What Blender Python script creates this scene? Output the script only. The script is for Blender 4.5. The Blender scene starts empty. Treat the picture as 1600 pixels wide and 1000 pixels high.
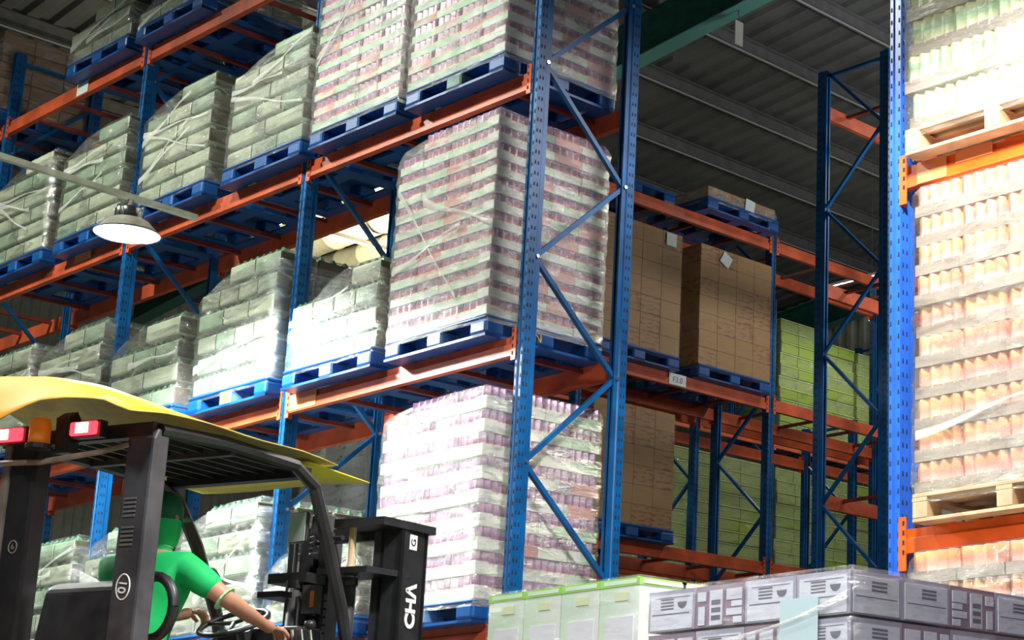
import bpy, bmesh, math, random
from mathutils import Vector, Matrix, noise
R = random.Random(7)
PI = math.pi
S = bpy.context.scene
COL = S.collection

# ------------------------------------------------------------------ camera, world, exposure
cam = bpy.data.cameras.new('camera'); camo = bpy.data.objects.new('camera', cam); COL.objects.link(camo)
cam.sensor_width = 36; cam.lens = 36 * 2770 / 1600
cam.shift_x = (800 - 1467) / 1600; cam.shift_y = (594 - 500) / 1600
cam.clip_end = 200
M3 = ((0.62487, -0.78073, -0.0032), (0.1900, 0.15606, -0.96930), (0.75728, 0.60508, 0.24586))
X = Vector(M3[0]).normalized(); Bk = -Vector(M3[2]).normalized(); Yv = Bk.cross(X).normalized(); X = Yv.cross(Bk)
camo.matrix_world = Matrix(((X.x, Yv.x, Bk.x, 0), (X.y, Yv.y, Bk.y, 0), (X.z, Yv.z, Bk.z, 0.58), (0, 0, 0, 1)))
S.camera = camo
w = bpy.data.worlds.new('hall_ambient'); S.world = w; w.use_nodes = True
w.node_tree.nodes['Background'].inputs[0].default_value = (.75, .85, 1, 1)
w.node_tree.nodes['Background'].inputs[1].default_value = .05
S.view_settings.view_transform = 'Standard'; S.view_settings.look = 'None'
S.view_settings.exposure = 0.25; S.view_settings.gamma = 1; S.view_settings.use_curve_mapping = False

def light(name, kind, loc, power, color=(1, .97, .9), size=.3, rot=(0, 0, 0), spot=2.6, blend=.4, size_y=None):
    l = bpy.data.lights.new(name, kind); l.energy = power; l.color = color
    if kind == 'AREA':
        l.shape = 'RECTANGLE' if size_y else 'DISK'; l.size = size
        if size_y: l.size_y = size_y
    elif kind == 'SPOT': l.spot_size = spot; l.spot_blend = blend; l.shadow_soft_size = size
    else: l.shadow_soft_size = size
    o = bpy.data.objects.new(name, l); o.location = loc; o.rotation_euler = rot; COL.objects.link(o); return o
LAMP = Vector((5.62, 11.72, 4.62))
light('high_bay_or_fill_spot', 'SPOT', LAMP + Vector((0, 0, -.01)), 1500, (.95, 1, .98), .18, spot=2.75, blend=.25)
light('high_bay_or_fill_spot', 'SPOT', (4.9, 4.2, 5.2), 1300, (1, .94, .90), .2, spot=2.7, blend=.2)        # over the near rack
light('high_bay_or_fill_spot', 'SPOT', (2.8, 15.6, 8.6), 1050, (.97, 1, .88), .2, spot=2.8)  # unseen spot added to brighten the upper-shelf cream packs
light('high_bay_or_fill_spot', 'SPOT', (2.4, 10.6, 8.6), 1350, (.95, 1, .90), .2, spot=2.7)
light('high_bay_or_fill_spot', 'SPOT', (3.2, 13.2, 4.9), 520, (.95, 1, 1), .25, spot=2.8)  # unseen spot added to whiten the packs on the low shelf
light('high_bay_or_fill_spot', 'SPOT', (1.7, 2.6, 3.8), 330, (.96, .97, 1), .2, spot=2.6, blend=.3)  # added fill over the foreground cartons, no lamp known there
light('high_bay_or_fill_spot', 'SPOT', (1.6, 5.0, 4.6), 300, (.95, .97, 1), .2, spot=2.9, blend=.3)  # added fill for forklift and foreground, source unseen
light('high_bay_or_fill_spot', 'SPOT', (8.3, 6.9, 6.0), 290, (1, .95, .92), .7, spot=2.9, blend=.3)
light('high_bay_or_fill_spot', 'SPOT', (15.8, 8.6, 9.0), 420, (1, .95, .80), .25, spot=2.7)  # unseen spot placed so the brown cartons' left faces stay dark
light('high_bay_or_fill_spot', 'SPOT', (19.2, 15.6, 8.4), 170, (1, 1, .82), .25, spot=2.9)  # unseen spot added to lift the lime stacks
light('high_bay_or_fill_spot', 'SPOT', (14.2, 15.9, 8.6), 60, (1, 1, .82), .25, spot=2.9)  # second added spot, for the lower lime stacks
light('tube_light', 'AREA', (11.0, 17.9, 7.0), 75, (1, .93, .72), 1.2, rot=(PI, 0, 0), size_y=.1)
light('roof_fill', 'AREA', (15, 6, 5.0), 420, (.92, .95, 1), 3.0, rot=(PI * .9, .1, 0))  # unseen upward lamp added to brighten the roof sheets

# ------------------------------------------------------------------ materials
def mat(name, col, rough=.5, metal=0, spec=.5, bump=0, bscale=30, var=0, vscale=8, emit=None, coat=0):
    m = bpy.data.materials.new(name); m.use_nodes = True; nt = m.node_tree; b = nt.nodes['Principled BSDF']
    b.inputs['Base Color'].default_value = (*col, 1); b.inputs['Roughness'].default_value = rough
    b.inputs['Metallic'].default_value = metal; b.inputs['Specular IOR Level'].default_value = spec
    b.inputs['Coat Weight'].default_value = coat
    if var or bump:
        tc = nt.nodes.new('ShaderNodeTexCoord')
    if var:
        n = nt.nodes.new('ShaderNodeTexNoise'); n.inputs['Scale'].default_value = vscale; n.inputs['Detail'].default_value = 5
        nt.links.new(tc.outputs['Object'], n.inputs['Vector'])
        mx = nt.nodes.new('ShaderNodeMix'); mx.data_type = 'RGBA'
        mr = nt.nodes.new('ShaderNodeMapRange'); mr.inputs[1].default_value = .35; mr.inputs[2].default_value = .65
        nt.links.new(n.outputs['Fac'], mr.inputs[0]); nt.links.new(mr.outputs[0], mx.inputs[0])
        mx.inputs[6].default_value = (*[c * (1 - var) for c in col], 1); mx.inputs[7].default_value = (*[min(1, c * (1 + var)) for c in col], 1)
        nt.links.new(mx.outputs[2], b.inputs['Base Color'])
    if bump:
        n2 = nt.nodes.new('ShaderNodeTexNoise'); n2.inputs['Scale'].default_value = bscale; n2.inputs['Detail'].default_value = 4
        nt.links.new(tc.outputs['Object'], n2.inputs['Vector'])
        bp = nt.nodes.new('ShaderNodeBump'); bp.inputs['Strength'].default_value = bump; bp.inputs['Distance'].default_value = .01
        nt.links.new(n2.outputs['Fac'], bp.inputs['Height']); nt.links.new(bp.outputs[0], b.inputs['Normal'])
    if emit:
        b.inputs['Emission Color'].default_value = (*emit[0], 1); b.inputs['Emission Strength'].default_value = emit[1]
    return m

def film_mat(name, haze=.12, gloss=.35, tint=(1, 1, 1), rough=.16, streak=.35, sc=(1, 1, 1)):
    """clear stretch film: see-through, with glossy wrinkles"""
    m = bpy.data.materials.new(name); m.use_nodes = True; nt = m.node_tree; nt.nodes.clear(); N = nt.nodes.new; L = nt.links.new
    out = N('ShaderNodeOutputMaterial'); tr = N('ShaderNodeBsdfTransparent'); gl = N('ShaderNodeBsdfGlossy'); df = N('ShaderNodeBsdfDiffuse')
    gl.inputs['Roughness'].default_value = rough; gl.inputs['Color'].default_value = (*tint, 1); df.inputs['Color'].default_value = (*[c * .8 for c in tint], 1)
    tc = N('ShaderNodeTexCoord')
    mp = N('ShaderNodeMapping'); mp.inputs['Scale'].default_value = (2.2 * sc[0], 2.2 * sc[1], 9 * sc[2]); mp.inputs['Rotation'].default_value = (.22, -.1, 0)
    mp2 = N('ShaderNodeMapping'); mp2.inputs['Scale'].default_value = (4, 4, 14); mp2.inputs['Rotation'].default_value = (-.5, .3, 0)
    L(tc.outputs['Object'], mp.inputs[0]); L(tc.outputs['Object'], mp2.inputs[0])
    n1 = N('ShaderNodeTexNoise'); n1.inputs['Scale'].default_value = 1.6; n1.inputs['Detail'].default_value = 5; n1.inputs['Distortion'].default_value = 1.2
    n2 = N('ShaderNodeTexNoise'); n2.inputs['Scale'].default_value = 2.4; n2.inputs['Detail'].default_value = 4; n2.inputs['Distortion'].default_value = .8
    L(mp.outputs[0], n1.inputs['Vector']); L(mp2.outputs[0], n2.inputs['Vector'])
    ad0 = N('ShaderNodeMath'); ad0.operation = 'ADD'; L(n1.outputs['Fac'], ad0.inputs[0]); L(n2.outputs['Fac'], ad0.inputs[1])
    n3 = N('ShaderNodeTexNoise'); n3.inputs['Scale'].default_value = 7; n3.inputs['Detail'].default_value = 3; n3.inputs['Distortion'].default_value = 1.5; L(mp2.outputs[0], n3.inputs['Vector'])
    ad = N('ShaderNodeMath'); ad.operation = 'MULTIPLY_ADD'; L(n3.outputs['Fac'], ad.inputs[0]); ad.inputs[1].default_value = .22; L(ad0.outputs[0], ad.inputs[2])
    bp = N('ShaderNodeBump'); bp.inputs['Strength'].default_value = 1.0; bp.inputs['Distance'].default_value = .045
    L(ad.outputs[0], bp.inputs['Height']); L(bp.outputs[0], gl.inputs['Normal'])
    ms = N('ShaderNodeMixShader'); ms.inputs[0].default_value = haze / (haze + gloss); L(gl.outputs[0], ms.inputs[1]); L(df.outputs[0], ms.inputs[2])
    mr = N('ShaderNodeMapRange'); mr.inputs[1].default_value = .48; mr.inputs[2].default_value = .72; mr.inputs[3].default_value = haze + gloss * .45; mr.inputs[4].default_value = min(.85, haze + gloss + streak)
    L(n1.outputs['Fac'], mr.inputs[0])
    m2 = N('ShaderNodeMixShader'); L(mr.outputs[0], m2.inputs[0]); L(tr.outputs[0], m2.inputs[1]); L(ms.outputs[0], m2.inputs[2])
    L(m2.outputs[0], out.inputs[0]); return m

def can_mat(name, stops, ax=2, vary=.25, vs=14):
    """printed can row: bands of colour by height, varied from can to can"""
    m = bpy.data.materials.new(name); m.use_nodes = True; nt = m.node_tree; b = nt.nodes['Principled BSDF']; N = nt.nodes.new; L = nt.links.new
    tc = N('ShaderNodeTexCoord'); sp = N('ShaderNodeSeparateXYZ'); L(tc.outputs['Object'], sp.inputs[0])
    cr = N('ShaderNodeValToRGB'); mr = N('ShaderNodeMapRange'); mr.inputs[1].default_value = stops[0][0]; mr.inputs[2].default_value = stops[-1][0]
    L(sp.outputs[ax], mr.inputs[0]); L(mr.outputs[0], cr.inputs[0])
    z0, z1 = stops[0][0], stops[-1][0]
    e = cr.color_ramp.elements
    e[0].position = 0; e[0].color = (*stops[0][1], 1); e[1].position = 1; e[1].color = (*stops[-1][1], 1)
    for z, c in stops[1:-1]:
        q = e.new((z - z0) / (z1 - z0)); q.color = (*c, 1)
    n = N('ShaderNodeTexNoise'); n.inputs['Scale'].default_value = vs; n.inputs['Detail'].default_value = 3; L(tc.outputs['Object'], n.inputs['Vector'])
    oi = N('ShaderNodeObjectInfo'); hs = N('ShaderNodeHueSaturation'); L(cr.outputs[0], hs.inputs['Color'])
    m1 = N('ShaderNodeMapRange'); m1.inputs[1].default_value = .3; m1.inputs[2].default_value = .7; m1.inputs[3].default_value = 1 - vary; m1.inputs[4].default_value = 1 + vary
    L(n.outputs['Fac'], m1.inputs[0]); L(m1.outputs[0], hs.inputs['Value'])
    m2 = N('ShaderNodeMapRange'); m2.inputs[3].default_value = .485; m2.inputs[4].default_value = .515; L(oi.outputs['Random'], m2.inputs[0]); L(m2.outputs[0], hs.inputs['Hue'])
    L(hs.outputs[0], b.inputs['Base Color']); b.inputs['Roughness'].default_value = .3; b.inputs['Specular IOR Level'].default_value = .6
    return m

def brush_mat(name, base, ink, scale=(6, 6, 40), amt=.5, rough=.55, lo=.5, hi=.6):
    """card with unreadable printed smudges"""
    m = bpy.data.materials.new(name); m.use_nodes = True; nt = m.node_tree; b = nt.nodes['Principled BSDF']; N = nt.nodes.new; L = nt.links.new
    tc = N('ShaderNodeTexCoord'); mp = N('ShaderNodeMapping'); mp.inputs['Scale'].default_value = scale; L(tc.outputs['Object'], mp.inputs[0])
    oi = N('ShaderNodeObjectInfo'); ad = N('ShaderNodeVectorMath'); ad.operation = 'ADD'; L(mp.outputs[0], ad.inputs[0]); L(oi.outputs['Random'], ad.inputs[1])
    n = N('ShaderNodeTexNoise'); n.inputs['Scale'].default_value = 1; n.inputs['Detail'].default_value = 3; L(ad.outputs[0], n.inputs['Vector'])
    mr = N('ShaderNodeMapRange'); mr.inputs[1].default_value = lo; mr.inputs[2].default_value = hi; mr.inputs[4].default_value = amt; L(n.outputs['Fac'], mr.inputs[0])
    mx = N('ShaderNodeMix'); mx.data_type = 'RGBA'; L(mr.outputs[0], mx.inputs[0]); mx.inputs[6].default_value = (*base, 1); mx.inputs[7].default_value = (*ink, 1)
    L(mx.outputs[2], b.inputs['Base Color']); b.inputs['Roughness'].default_value = rough; return m

BLUE = mat('blue_rack_paint', (.001, .088, .27), .45, var=.25, vscale=5, spec=.35)
BLUE2 = mat('lit_blue_rack_paint', (.02, .12, .60), .3, var=.15, vscale=5)  # brighter copy of the rack blue, strong lamp light put into the colour
HOLE = mat('punched_hole_dark', (.004, .01, .03), .8)
BOLT = mat('zinc_bolt', (.75, .78, .8), .3, 1)
ORANGE = mat('orange_beam_paint', (.54, .09, .03), .42, var=.25, vscale=4, bump=.1)
ORANGE2 = mat('lit_orange_beam_paint', (.75, .11, .012), .36, var=.15, vscale=4)  # brighter copy of the beam orange, lamp light put into the colour
ORFADE = mat('faded_orange_tape', (.80, .26, .10), .45)
DKRED = mat('dark_red_support_bar', (.22, .03, .02), .5, var=.3)
PBLUE = mat('blue_pallet_plastic', (.003, .075, .28), .42, var=.15, vscale=4)
PBLUE_L = mat('scuffed_pale_blue_plastic', (.12, .26, .48), .5, var=.3, vscale=14)
GRIME = mat('grey_green_block_label', (.16, .24, .22), .6, var=.3, vscale=12)
YLAB = mat('yellow_label', (.8, .5, .05), .5, var=.3, vscale=30)
WOOD = mat('pine_wood', (.55, .40, .24), .6, var=.28, vscale=5, bump=.2)
CARD = brush_mat('brown_carton', (.32, .175, .055), (.24, .10, .03), (3, 3, 9), .7, lo=.5, hi=.62)
CARD2 = brush_mat('brown_carton_printed', (.32, .18, .06), (.20, .04, .02), (10, 10, 34), .8)
PAPER = mat('pale_paper', (.62, .70, .66), .6)
WCARD = brush_mat('white_printed_carton', (.50, .54, .52), (.12, .13, .14), (9, 9, 26), .8, lo=.60, hi=.68)
CREAM = mat('cream_shrink_pack', (.42, .46, .34), .3, var=.22, vscale=3.5, bump=.25, bscale=10, coat=.3)
CREAM2 = mat('pale_green_shrink_pack', (.28, .37, .26), .3, var=.25, vscale=4, bump=.25, bscale=10, coat=.3)
PACKDK = mat('shaded_brown_pack_side', (.06, .055, .03), .5, var=.35, vscale=6, bump=.2)  # dark brown pack side, with shade painted into the colour
BOTTLE = mat('green_bottle_caps', (.10, .20, .13), .15, var=.5, vscale=20, coat=.5)
TRAYW = brush_mat('white_carton_tray', (.66, .72, .62), (.40, .62, .42), (5, 5, 12), .6)
TRAYG = brush_mat('pale_green_carton_tray', (.42, .62, .40), (.68, .72, .62), (5, 5, 10), .7)
TRAYR = brush_mat('pink_stripe_carton_tray', (.60, .30, .26), (.62, .66, .56), (4, 4, 16), .75)
ENDP = brush_mat('white_label_panel', (.72, .76, .68), (.50, .54, .48), (30, 30, 60), .5)
CANP = can_mat('purple_cans', [(.055, (.60, .13, .11)), (.078, (.50, .12, .16)), (.088, (.27, .08, .24)), (.12, (.40, .22, .38))], vary=.4, vs=16)
CANO = can_mat('peach_cans', [(.055, (.80, .48, .40)), (.10, (.78, .26, .19)), (.135, (.86, .40, .16)), (.165, (.80, .48, .36))], vary=.3, vs=9)
CANG = can_mat('green_yellow_bottles', [(.055, (.75, .62, .35)), (.11, (.55, .72, .35)), (.15, (.35, .68, .38)), (.2, (.75, .75, .35))], vary=.35, vs=9)
TRAYK = mat('beige_carton_tray', (.30, .26, .215), .6, var=.12, vscale=6)
GREENC = brush_mat('lime_green_sack', (.22, .31, .045), (.10, .17, .03), (3, 3, 8), .7)
GREENL = mat('pale_lime_edge', (.42, .50, .22), .5)
FILM = film_mat('clear_stretch_film', .035, .42, (1, 1, .95), .13, streak=.22)
FILMP = film_mat('milky_stretch_film', .14, .26, rough=.22, streak=.25)
FILMT = film_mat('thick_stretch_film', .07, .48, (1, 1, .96), .15, streak=.40)
FILMC = film_mat('crumpled_stretch_film', .04, .60, (1, 1, .96), .12, streak=.30, sc=(2.2, 2.2, .8))
FILML = film_mat('light_stretch_film', .07, .16, streak=.2)
FILMF = film_mat('thin_stretch_film', .02, .07, streak=.10)
STRAND = film_mat('bunched_film_strand', .42, .30, (1, 1, .95), .2, streak=.2)
ROOFM = mat('roof_sheet_grey', (.135, .14, .13), .55, var=.15, vscale=2, metal=.2)
PURL = mat('galvanised_purlin', (.15, .15, .14), .5, var=.15, metal=.2)
RAFT = mat('dark_green_rafter', (.01, .10, .075), .5, var=.2)
RAFTL = mat('pale_green_flange', (.10, .30, .26), .5)
CONC = mat('concrete_floor', (.13, .13, .12), .6, var=.12, vscale=1.5, bump=.1)
WALLM = mat('wall_sheet_pale', (.42, .44, .36), .6, var=.1)
BLACK = mat('black_metal', (.018, .018, .02), .38, var=.3, vscale=10)
DGREY = mat('dark_grey_metal', (.055, .055, .06), .42, var=.3, vscale=8)
MGREY = mat('worn_grey_edge', (.22, .20, .16), .55, var=.3)
CHROME = mat('chrome', (.7, .72, .72), .12, 1)
GLASS = mat('mirror_glass', (.60, .72, .62), .25, .35)  # pale green reflection painted into the base colour
YEL = mat('yellow_sheet', (.84, .34, .002), .6, var=.12, vscale=2, bump=.15, bscale=3)
YELIN = mat('olive_yellow_underside', (.42, .34, .08), .55, var=.2)  # sheet underside in a darker olive yellow
LEMON = mat('lemon_yellow_sheet', (.80, .70, .03), .42)
REDL = mat('red_tail_lamp_lit', (.9, .02, .03), .25, emit=((1, .02, .03), 5))
REDC = mat('red_tail_lamp_core', (1, .6, .5), .25, emit=((1, .62, .52), 14))
AMBER = mat('amber_lamp_glass', (.60, .17, .005), .2, emit=((1, .28, .02), .10))
SHIRT = mat('green_polo_cloth', (.0, .48, .12), .75, var=.08, vscale=6, bump=.25, bscale=7)
SHIRTE = mat('pale_green_collar_trim', (.35, .70, .30), .7)
SKIN = mat('skin', (.50, .25, .15), .5)
HAIR = mat('black_hair', (.01, .01, .01), .6)
CAPM = mat('dark_green_cap_cloth', (.0, .12, .05), .7)
TROUS = mat('dark_trousers', (.02, .025, .04), .8)
WHITE = mat('white_lettering', (.85, .85, .80), .5)
LAMPW = mat('lit_lamp_disc', (1, 1, 1), .5, emit=((.95, .97, 1), 12))
TUBEW = mat('lit_tube', (1, 1, 1), .5, emit=((1, .98, .88), 9))
GREYP = mat('grey_lilac_carton', (.46, .45, .54), .5, var=.12, vscale=9)
MAUVE = mat('mauve_carton', (.34, .25, .31), .5, var=.12, vscale=9)
PWHITE = brush_mat('white_print_panel', (.80, .82, .90), (.60, .60, .70), (12, 12, 50), .5)
PINK = mat('dark_print', (.20, .19, .24), .5)
LIMEB = mat('lime_band', (.36, .72, .14), .5, var=.1)
PALEG = brush_mat('pale_green_white_carton', (.82, .88, .80), (.60, .82, .60), (3, 3, 1.2), .7, lo=.4, hi=.65)
YBLOB = mat('yellow_green_print', (.74, .80, .50), .5)
LILAC = mat('lilac_print', (.80, .80, .86), .5)

# ------------------------------------------------------------------ mesh helpers
class MB:
    def __init__(s): s.v = []; s.f = []; s.m = []
    def add(s, vs, fs, mi=0):
        o = len(s.v); s.v += [tuple(v) for v in vs]; s.f += [tuple(i + o for i in f) for f in fs]; s.m += [mi] * len(fs); return s
    def box(s, a, b, mi=0):
        x0, y0, z0 = a; x1, y1, z1 = b
        return s.add([(x0, y0, z0), (x1, y0, z0), (x1, y1, z0), (x0, y1, z0), (x0, y0, z1), (x1, y0, z1), (x1, y1, z1), (x0, y1, z1)],
                     [(0, 3, 2, 1), (4, 5, 6, 7), (0, 1, 5, 4), (1, 2, 6, 5), (2, 3, 7, 6), (3, 0, 4, 7)], mi)
    def bar(s, p, q, wd, ht, up=(0, 0, 1), mi=0):
        p = Vector(p); q = Vector(q); d = (q - p).normalized(); u = Vector(up); sd = d.cross(u)
        if sd.length < 1e-4: sd = d.cross(Vector((1, 0, 0)))
        sd.normalize(); u = sd.cross(d).normalized(); vs = []
        for c in (p, q):
            for i, j in ((-1, -1), (1, -1), (1, 1), (-1, 1)): vs.append(c + sd * (i * wd / 2) + u * (j * ht / 2))
        return s.add(vs, [(0, 1, 2, 3), (7, 6, 5, 4), (0, 4, 5, 1), (1, 5, 6, 2), (2, 6, 7, 3), (3, 7, 4, 0)], mi)
    def prism(s, pts, z0, z1, mi=0, ax=2):
        """extrude a 2-D outline along an axis (ax=2: outline in xy; ax=1: xz along y; ax=0: yz along x)"""
        def P(a, b, c): return (a, b, c) if ax == 2 else ((a, c, b) if ax == 1 else (c, a, b))
        n = len(pts); vs = [P(a, b, z0) for a, b in pts] + [P(a, b, z1) for a, b in pts]
        fs = [tuple(range(n))[::-1], tuple(range(n, 2 * n))] + [(i, (i + 1) % n, n + (i + 1) % n, n + i) for i in range(n)]
        return s.add(vs, fs, mi)
    def tube(s, pts, r, n=8, mi=0, cap=True):
        pts = [Vector(p) for p in pts]; rs = r if isinstance(r, (list, tuple)) else [r] * len(pts); vs = []; fs = []; prev = None
        for i, p in enumerate(pts):
            d = (pts[min(i + 1, len(pts) - 1)] - pts[max(i - 1, 0)]).normalized()
            if prev is None: a = d.orthogonal().normalized()
            else: a = (prev - d * prev.dot(d)).normalized()
            prev = a; b = d.cross(a)
            for k in range(n):
                t = 2 * PI * k / n; vs.append(p + (a * math.cos(t) + b * math.sin(t)) * rs[i])
        for i in range(len(pts) - 1):
            for k in range(n): fs.append((i * n + k, i * n + (k + 1) % n, (i + 1) * n + (k + 1) % n, (i + 1) * n + k))
        if cap: fs += [tuple(range(n))[::-1], tuple(range((len(pts) - 1) * n, len(pts) * n))]
        return s.add(vs, fs, mi)
    def lathe(s, prof, c=(0, 0, 0), n=20, mi=0):
        vs = []; fs = []
        for r, z in prof:
            for k in range(n):
                t = 2 * PI * k / n; vs.append((c[0] + r * math.cos(t), c[1] + r * math.sin(t), c[2] + z))
        for i in range(len(prof) - 1):
            for k in range(n): fs.append((i * n + k, i * n + (k + 1) % n, (i + 1) * n + (k + 1) % n, (i + 1) * n + k))
        return s.add(vs, fs, mi)
    def mesh(s, name, mats, smooth=False, fix=True):
        me = bpy.data.meshes.new(name); me.from_pydata(s.v, [], s.f)
        if not isinstance(mats, (list, tuple)): mats = [mats]
        for m in mats: me.materials.append(m)
        me.polygons.foreach_set('material_index', s.m)
        if fix:
            bm = bmesh.new(); bm.from_mesh(me); bmesh.ops.recalc_face_normals(bm, faces=bm.faces); bm.to_mesh(me); bm.free()
        if smooth: me.polygons.foreach_set('use_smooth', [True] * len(me.polygons))
        me.update(); return me
    def build(s, name, mats, parent=None, loc=(0, 0, 0), rot=(0, 0, 0), smooth=False, **k):
        return put(s.mesh(name, mats, smooth), name, parent, loc, rot, **k)
def put(me, name, parent=None, loc=(0, 0, 0), rot=(0, 0, 0), label=None, kind=None, cat=None, group=None, scale=None):
    o = bpy.data.objects.new(name, me); COL.objects.link(o); o.location = loc; o.rotation_euler = rot
    if scale: o.scale = scale
    if parent: o.parent = parent
    tag(o, label, cat, group, kind); return o
def tag(o, label=None, cat=None, group=None, kind=None):
    if label: o['label'] = label
    if cat: o['category'] = cat
    if group: o['group'] = group
    if kind: o['kind'] = kind
def empty(name, loc, label, cat, group=None, rz=0):
    o = bpy.data.objects.new(name, None); COL.objects.link(o); o.location = loc; o.rotation_euler = (0, 0, rz); o.empty_display_size = .1
    tag(o, label, cat, group); return o
def bev(me, width, seg=1, ang=.6):
    bm = bmesh.new(); bm.from_mesh(me)
    es = [e for e in bm.edges if e.calc_face_angle(0) > ang]
    bmesh.ops.bevel(bm, geom=es, offset=width, segments=seg, affect='EDGES', profile=.5, clamp_overlap=True); bm.to_mesh(me); bm.free(); me.update(); return me
def lettering(txt, size, m, parent, loc, rot, name='lettering', bold=0, **k):
    c = bpy.data.curves.new('t', 'FONT'); c.body = txt; c.size = size; c.align_x = 'CENTER'; c.align_y = 'CENTER'; c.extrude = .0015; c.offset = bold
    t = bpy.data.objects.new('t', c); COL.objects.link(t); bpy.context.view_layer.update()
    me = bpy.data.meshes.new_from_object(t.evaluated_get(bpy.context.evaluated_depsgraph_get())); bpy.data.objects.remove(t)
    me.materials.clear(); me.materials.append(m); return put(me, name, parent, loc, rot, **k)

# ------------------------------------------------------------------ the shell
ZR = lambda y: 10.5 - .0963 * (y - 8.93)
MB().box((-8, -8, -.1), (22, 26.2, 0)).build('floor', CONC, kind='structure')
b = MB(); pts = []; x = -8.0
while x < 21.5:
    pts += [(x, 0), (x + .13, 0), (x + .17, .045), (x + .26, .045)]; x += .30
vs = []; fs = []
for yy in (-8, 26.1):
    for px_, pz in pts: vs.append((px_, yy, ZR(yy) + pz))
n = len(pts); fs = [(i, i + 1, n + i + 1, n + i) for i in range(n - 1)]
b.add(vs, fs); b.build('ceiling', ROOFM, kind='structure')
# C-section purlins along x
k = 0; yy = 14.31 - 1.285 * 16
pm = MB(); pm.box((-8, -.035, -.2), (21.4, .035, -.185)); pm.box((-8, .02, -.2), (21.4, .035, 0)); pm.box((-8, -.035, -.015), (21.4, .035, 0)); pm.box((-8, -.035, -.2), (21.4, -.03, -.17)); pm.box((-8, -.04, -.212), (21.4, -.022, -.196), 1); pme = pm.mesh('purlin', [PURL, mat('bright_purlin_lip', (.42, .44, .44), .4)])
while yy < 26:
    put(pme, 'ceiling_purlin', None, (0, yy, ZR(yy) - .01), kind='structure'); yy += 1.285
for xr in (4.7, 12.70, 21.2):
    rb = MB(); y0, y1 = -7.9, 26
    def sl(x0, x1, za, zb, mi):
        rb.add([(x0, y0, ZR(y0) + za), (x1, y0, ZR(y0) + za), (x1, y1, ZR(y1) + za), (x0, y1, ZR(y1) + za), (x0, y0, ZR(y0) + zb), (x1, y0, ZR(y0) + zb), (x1, y1, ZR(y1) + zb), (x0, y1, ZR(y1) + zb)],
               [(0, 3, 2, 1), (4, 5, 6, 7), (0, 1, 5, 4), (1, 2, 6, 5), (2, 3, 7, 6), (3, 0, 4, 7)], mi)
    sl(xr - .01, xr + .01, -.72, -.22, 0); sl(xr - .11, xr + .11, -.735, -.72, 1); sl(xr - .11, xr + .11, -.235, -.22, 0)
    rb.build('ceiling_rafter', [RAFT, RAFTL], kind='structure')
def ribwall(name, along, fixed, a0, a1, top):
    q = MB(); t = a0; prof = []
    while t < a1: prof += [(t, 0), (t + .12, 0), (t + .15, .04), (t + .25, .04)]; t += .28
    n = len(prof); v = []
    for lv in (0, 1):
        for a, d in prof:
            z = 0 if not lv else (ZR(a) if along == 'y' else top)
            v.append((fixed - d, a, z) if along == 'y' else (a, fixed - d, z))
    q.add(v, [(i, i + 1, n + i + 1, n + i) for i in range(n - 1)]); q.build(name, WALLM, kind='structure')
ribwall('wall_right', 'y', 21.5, -8, 26, 0)
ribwall('wall_back', 'x', 26.0, -8, 21.5, ZR(26))

# ------------------------------------------------------------------ rack parts
def upright_mesh(h, wy, dx, name='upright', m=BLUE, off=0):
    """C-section post: web facing -x (the aisle), flanges running back; origin at its front-centre foot"""
    q = MB(); t = .006; w2 = wy / 2
    out = [(0, -w2), (0, -w2 * .45), (.008, -w2 * .35), (.008, w2 * .35), (0, w2 * .45), (0, w2), (dx * .6, w2), (dx * .68, w2 * .82), (dx, w2 * .82), (dx, w2 * .35),
           (dx - t, w2 * .35), (dx - t, w2 * .82 - t), (dx * .66, w2 * .82 - t), (dx * .58, w2 - t), (t + .008, w2 - t), (t + .008, -w2 + t), (dx * .58, -w2 + t), (dx * .66, -w2 * .82 + t), (dx - t, -w2 * .82 + t), (dx - t, -w2 * .35), (dx, -w2 * .35), (dx, -w2 * .82), (dx * .68, -w2 * .82), (dx * .6, -w2)]
    q.prism(out, 0, h); return q.mesh(name, m)
def holes_mesh(h, wy, dx, z0=.3, m=HOLE):
    q = MB(); z = z0; w2 = wy / 2
    while z < h - .1:
        for s in (-1, 1):
            y = s * w2 * .72; q.add([(-.0012, y - .006, z), (-.0012, y + .006, z), (-.0012, y + .004, z + .026), (-.0012, y - .004, z + .026)], [(0, 1, 2, 3)])
            for xx in (dx * .18, dx * .42):
                yy = s * (w2 + .0012); q.add([(xx - .006, yy, z + .02), (xx + .006, yy, z + .02), (xx + .004, yy, z + .045), (xx - .004, yy, z + .045)], [(0, 1, 2, 3)])
        z += .075
    return q.mesh('holes', m)
def beam_mesh(length, h=.13, d=.05, m=ORANGE):
    """box beam along +y from 0; face at x=0 with the pressed step"""
    q = MB(); q.prism([(0, -h), (0, -h * .42), (.012, -h * .36), (.012, 0), (d, 0), (d, -h)], 0.0, length, ax=1); return q.mesh('beam', m)
def connector_mesh(m=ORANGE, h=.2, wd=.045):
    q = MB(); q.box((-.006, 0, -h * .82), (0, wd, h * .24)); q.box((-.006, 0, -h * .82), (.05, .005, h * .24))
    for z in (-.13, -.08, -.03, .02): q.box((-.0085, wd * .55, z), (-.0062, wd * .8, z + .022), 1)
    return q.mesh('connector', [m, HOLE])
CON = connector_mesh(); CON2 = connector_mesh(ORANGE2, .26, .05)
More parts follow.
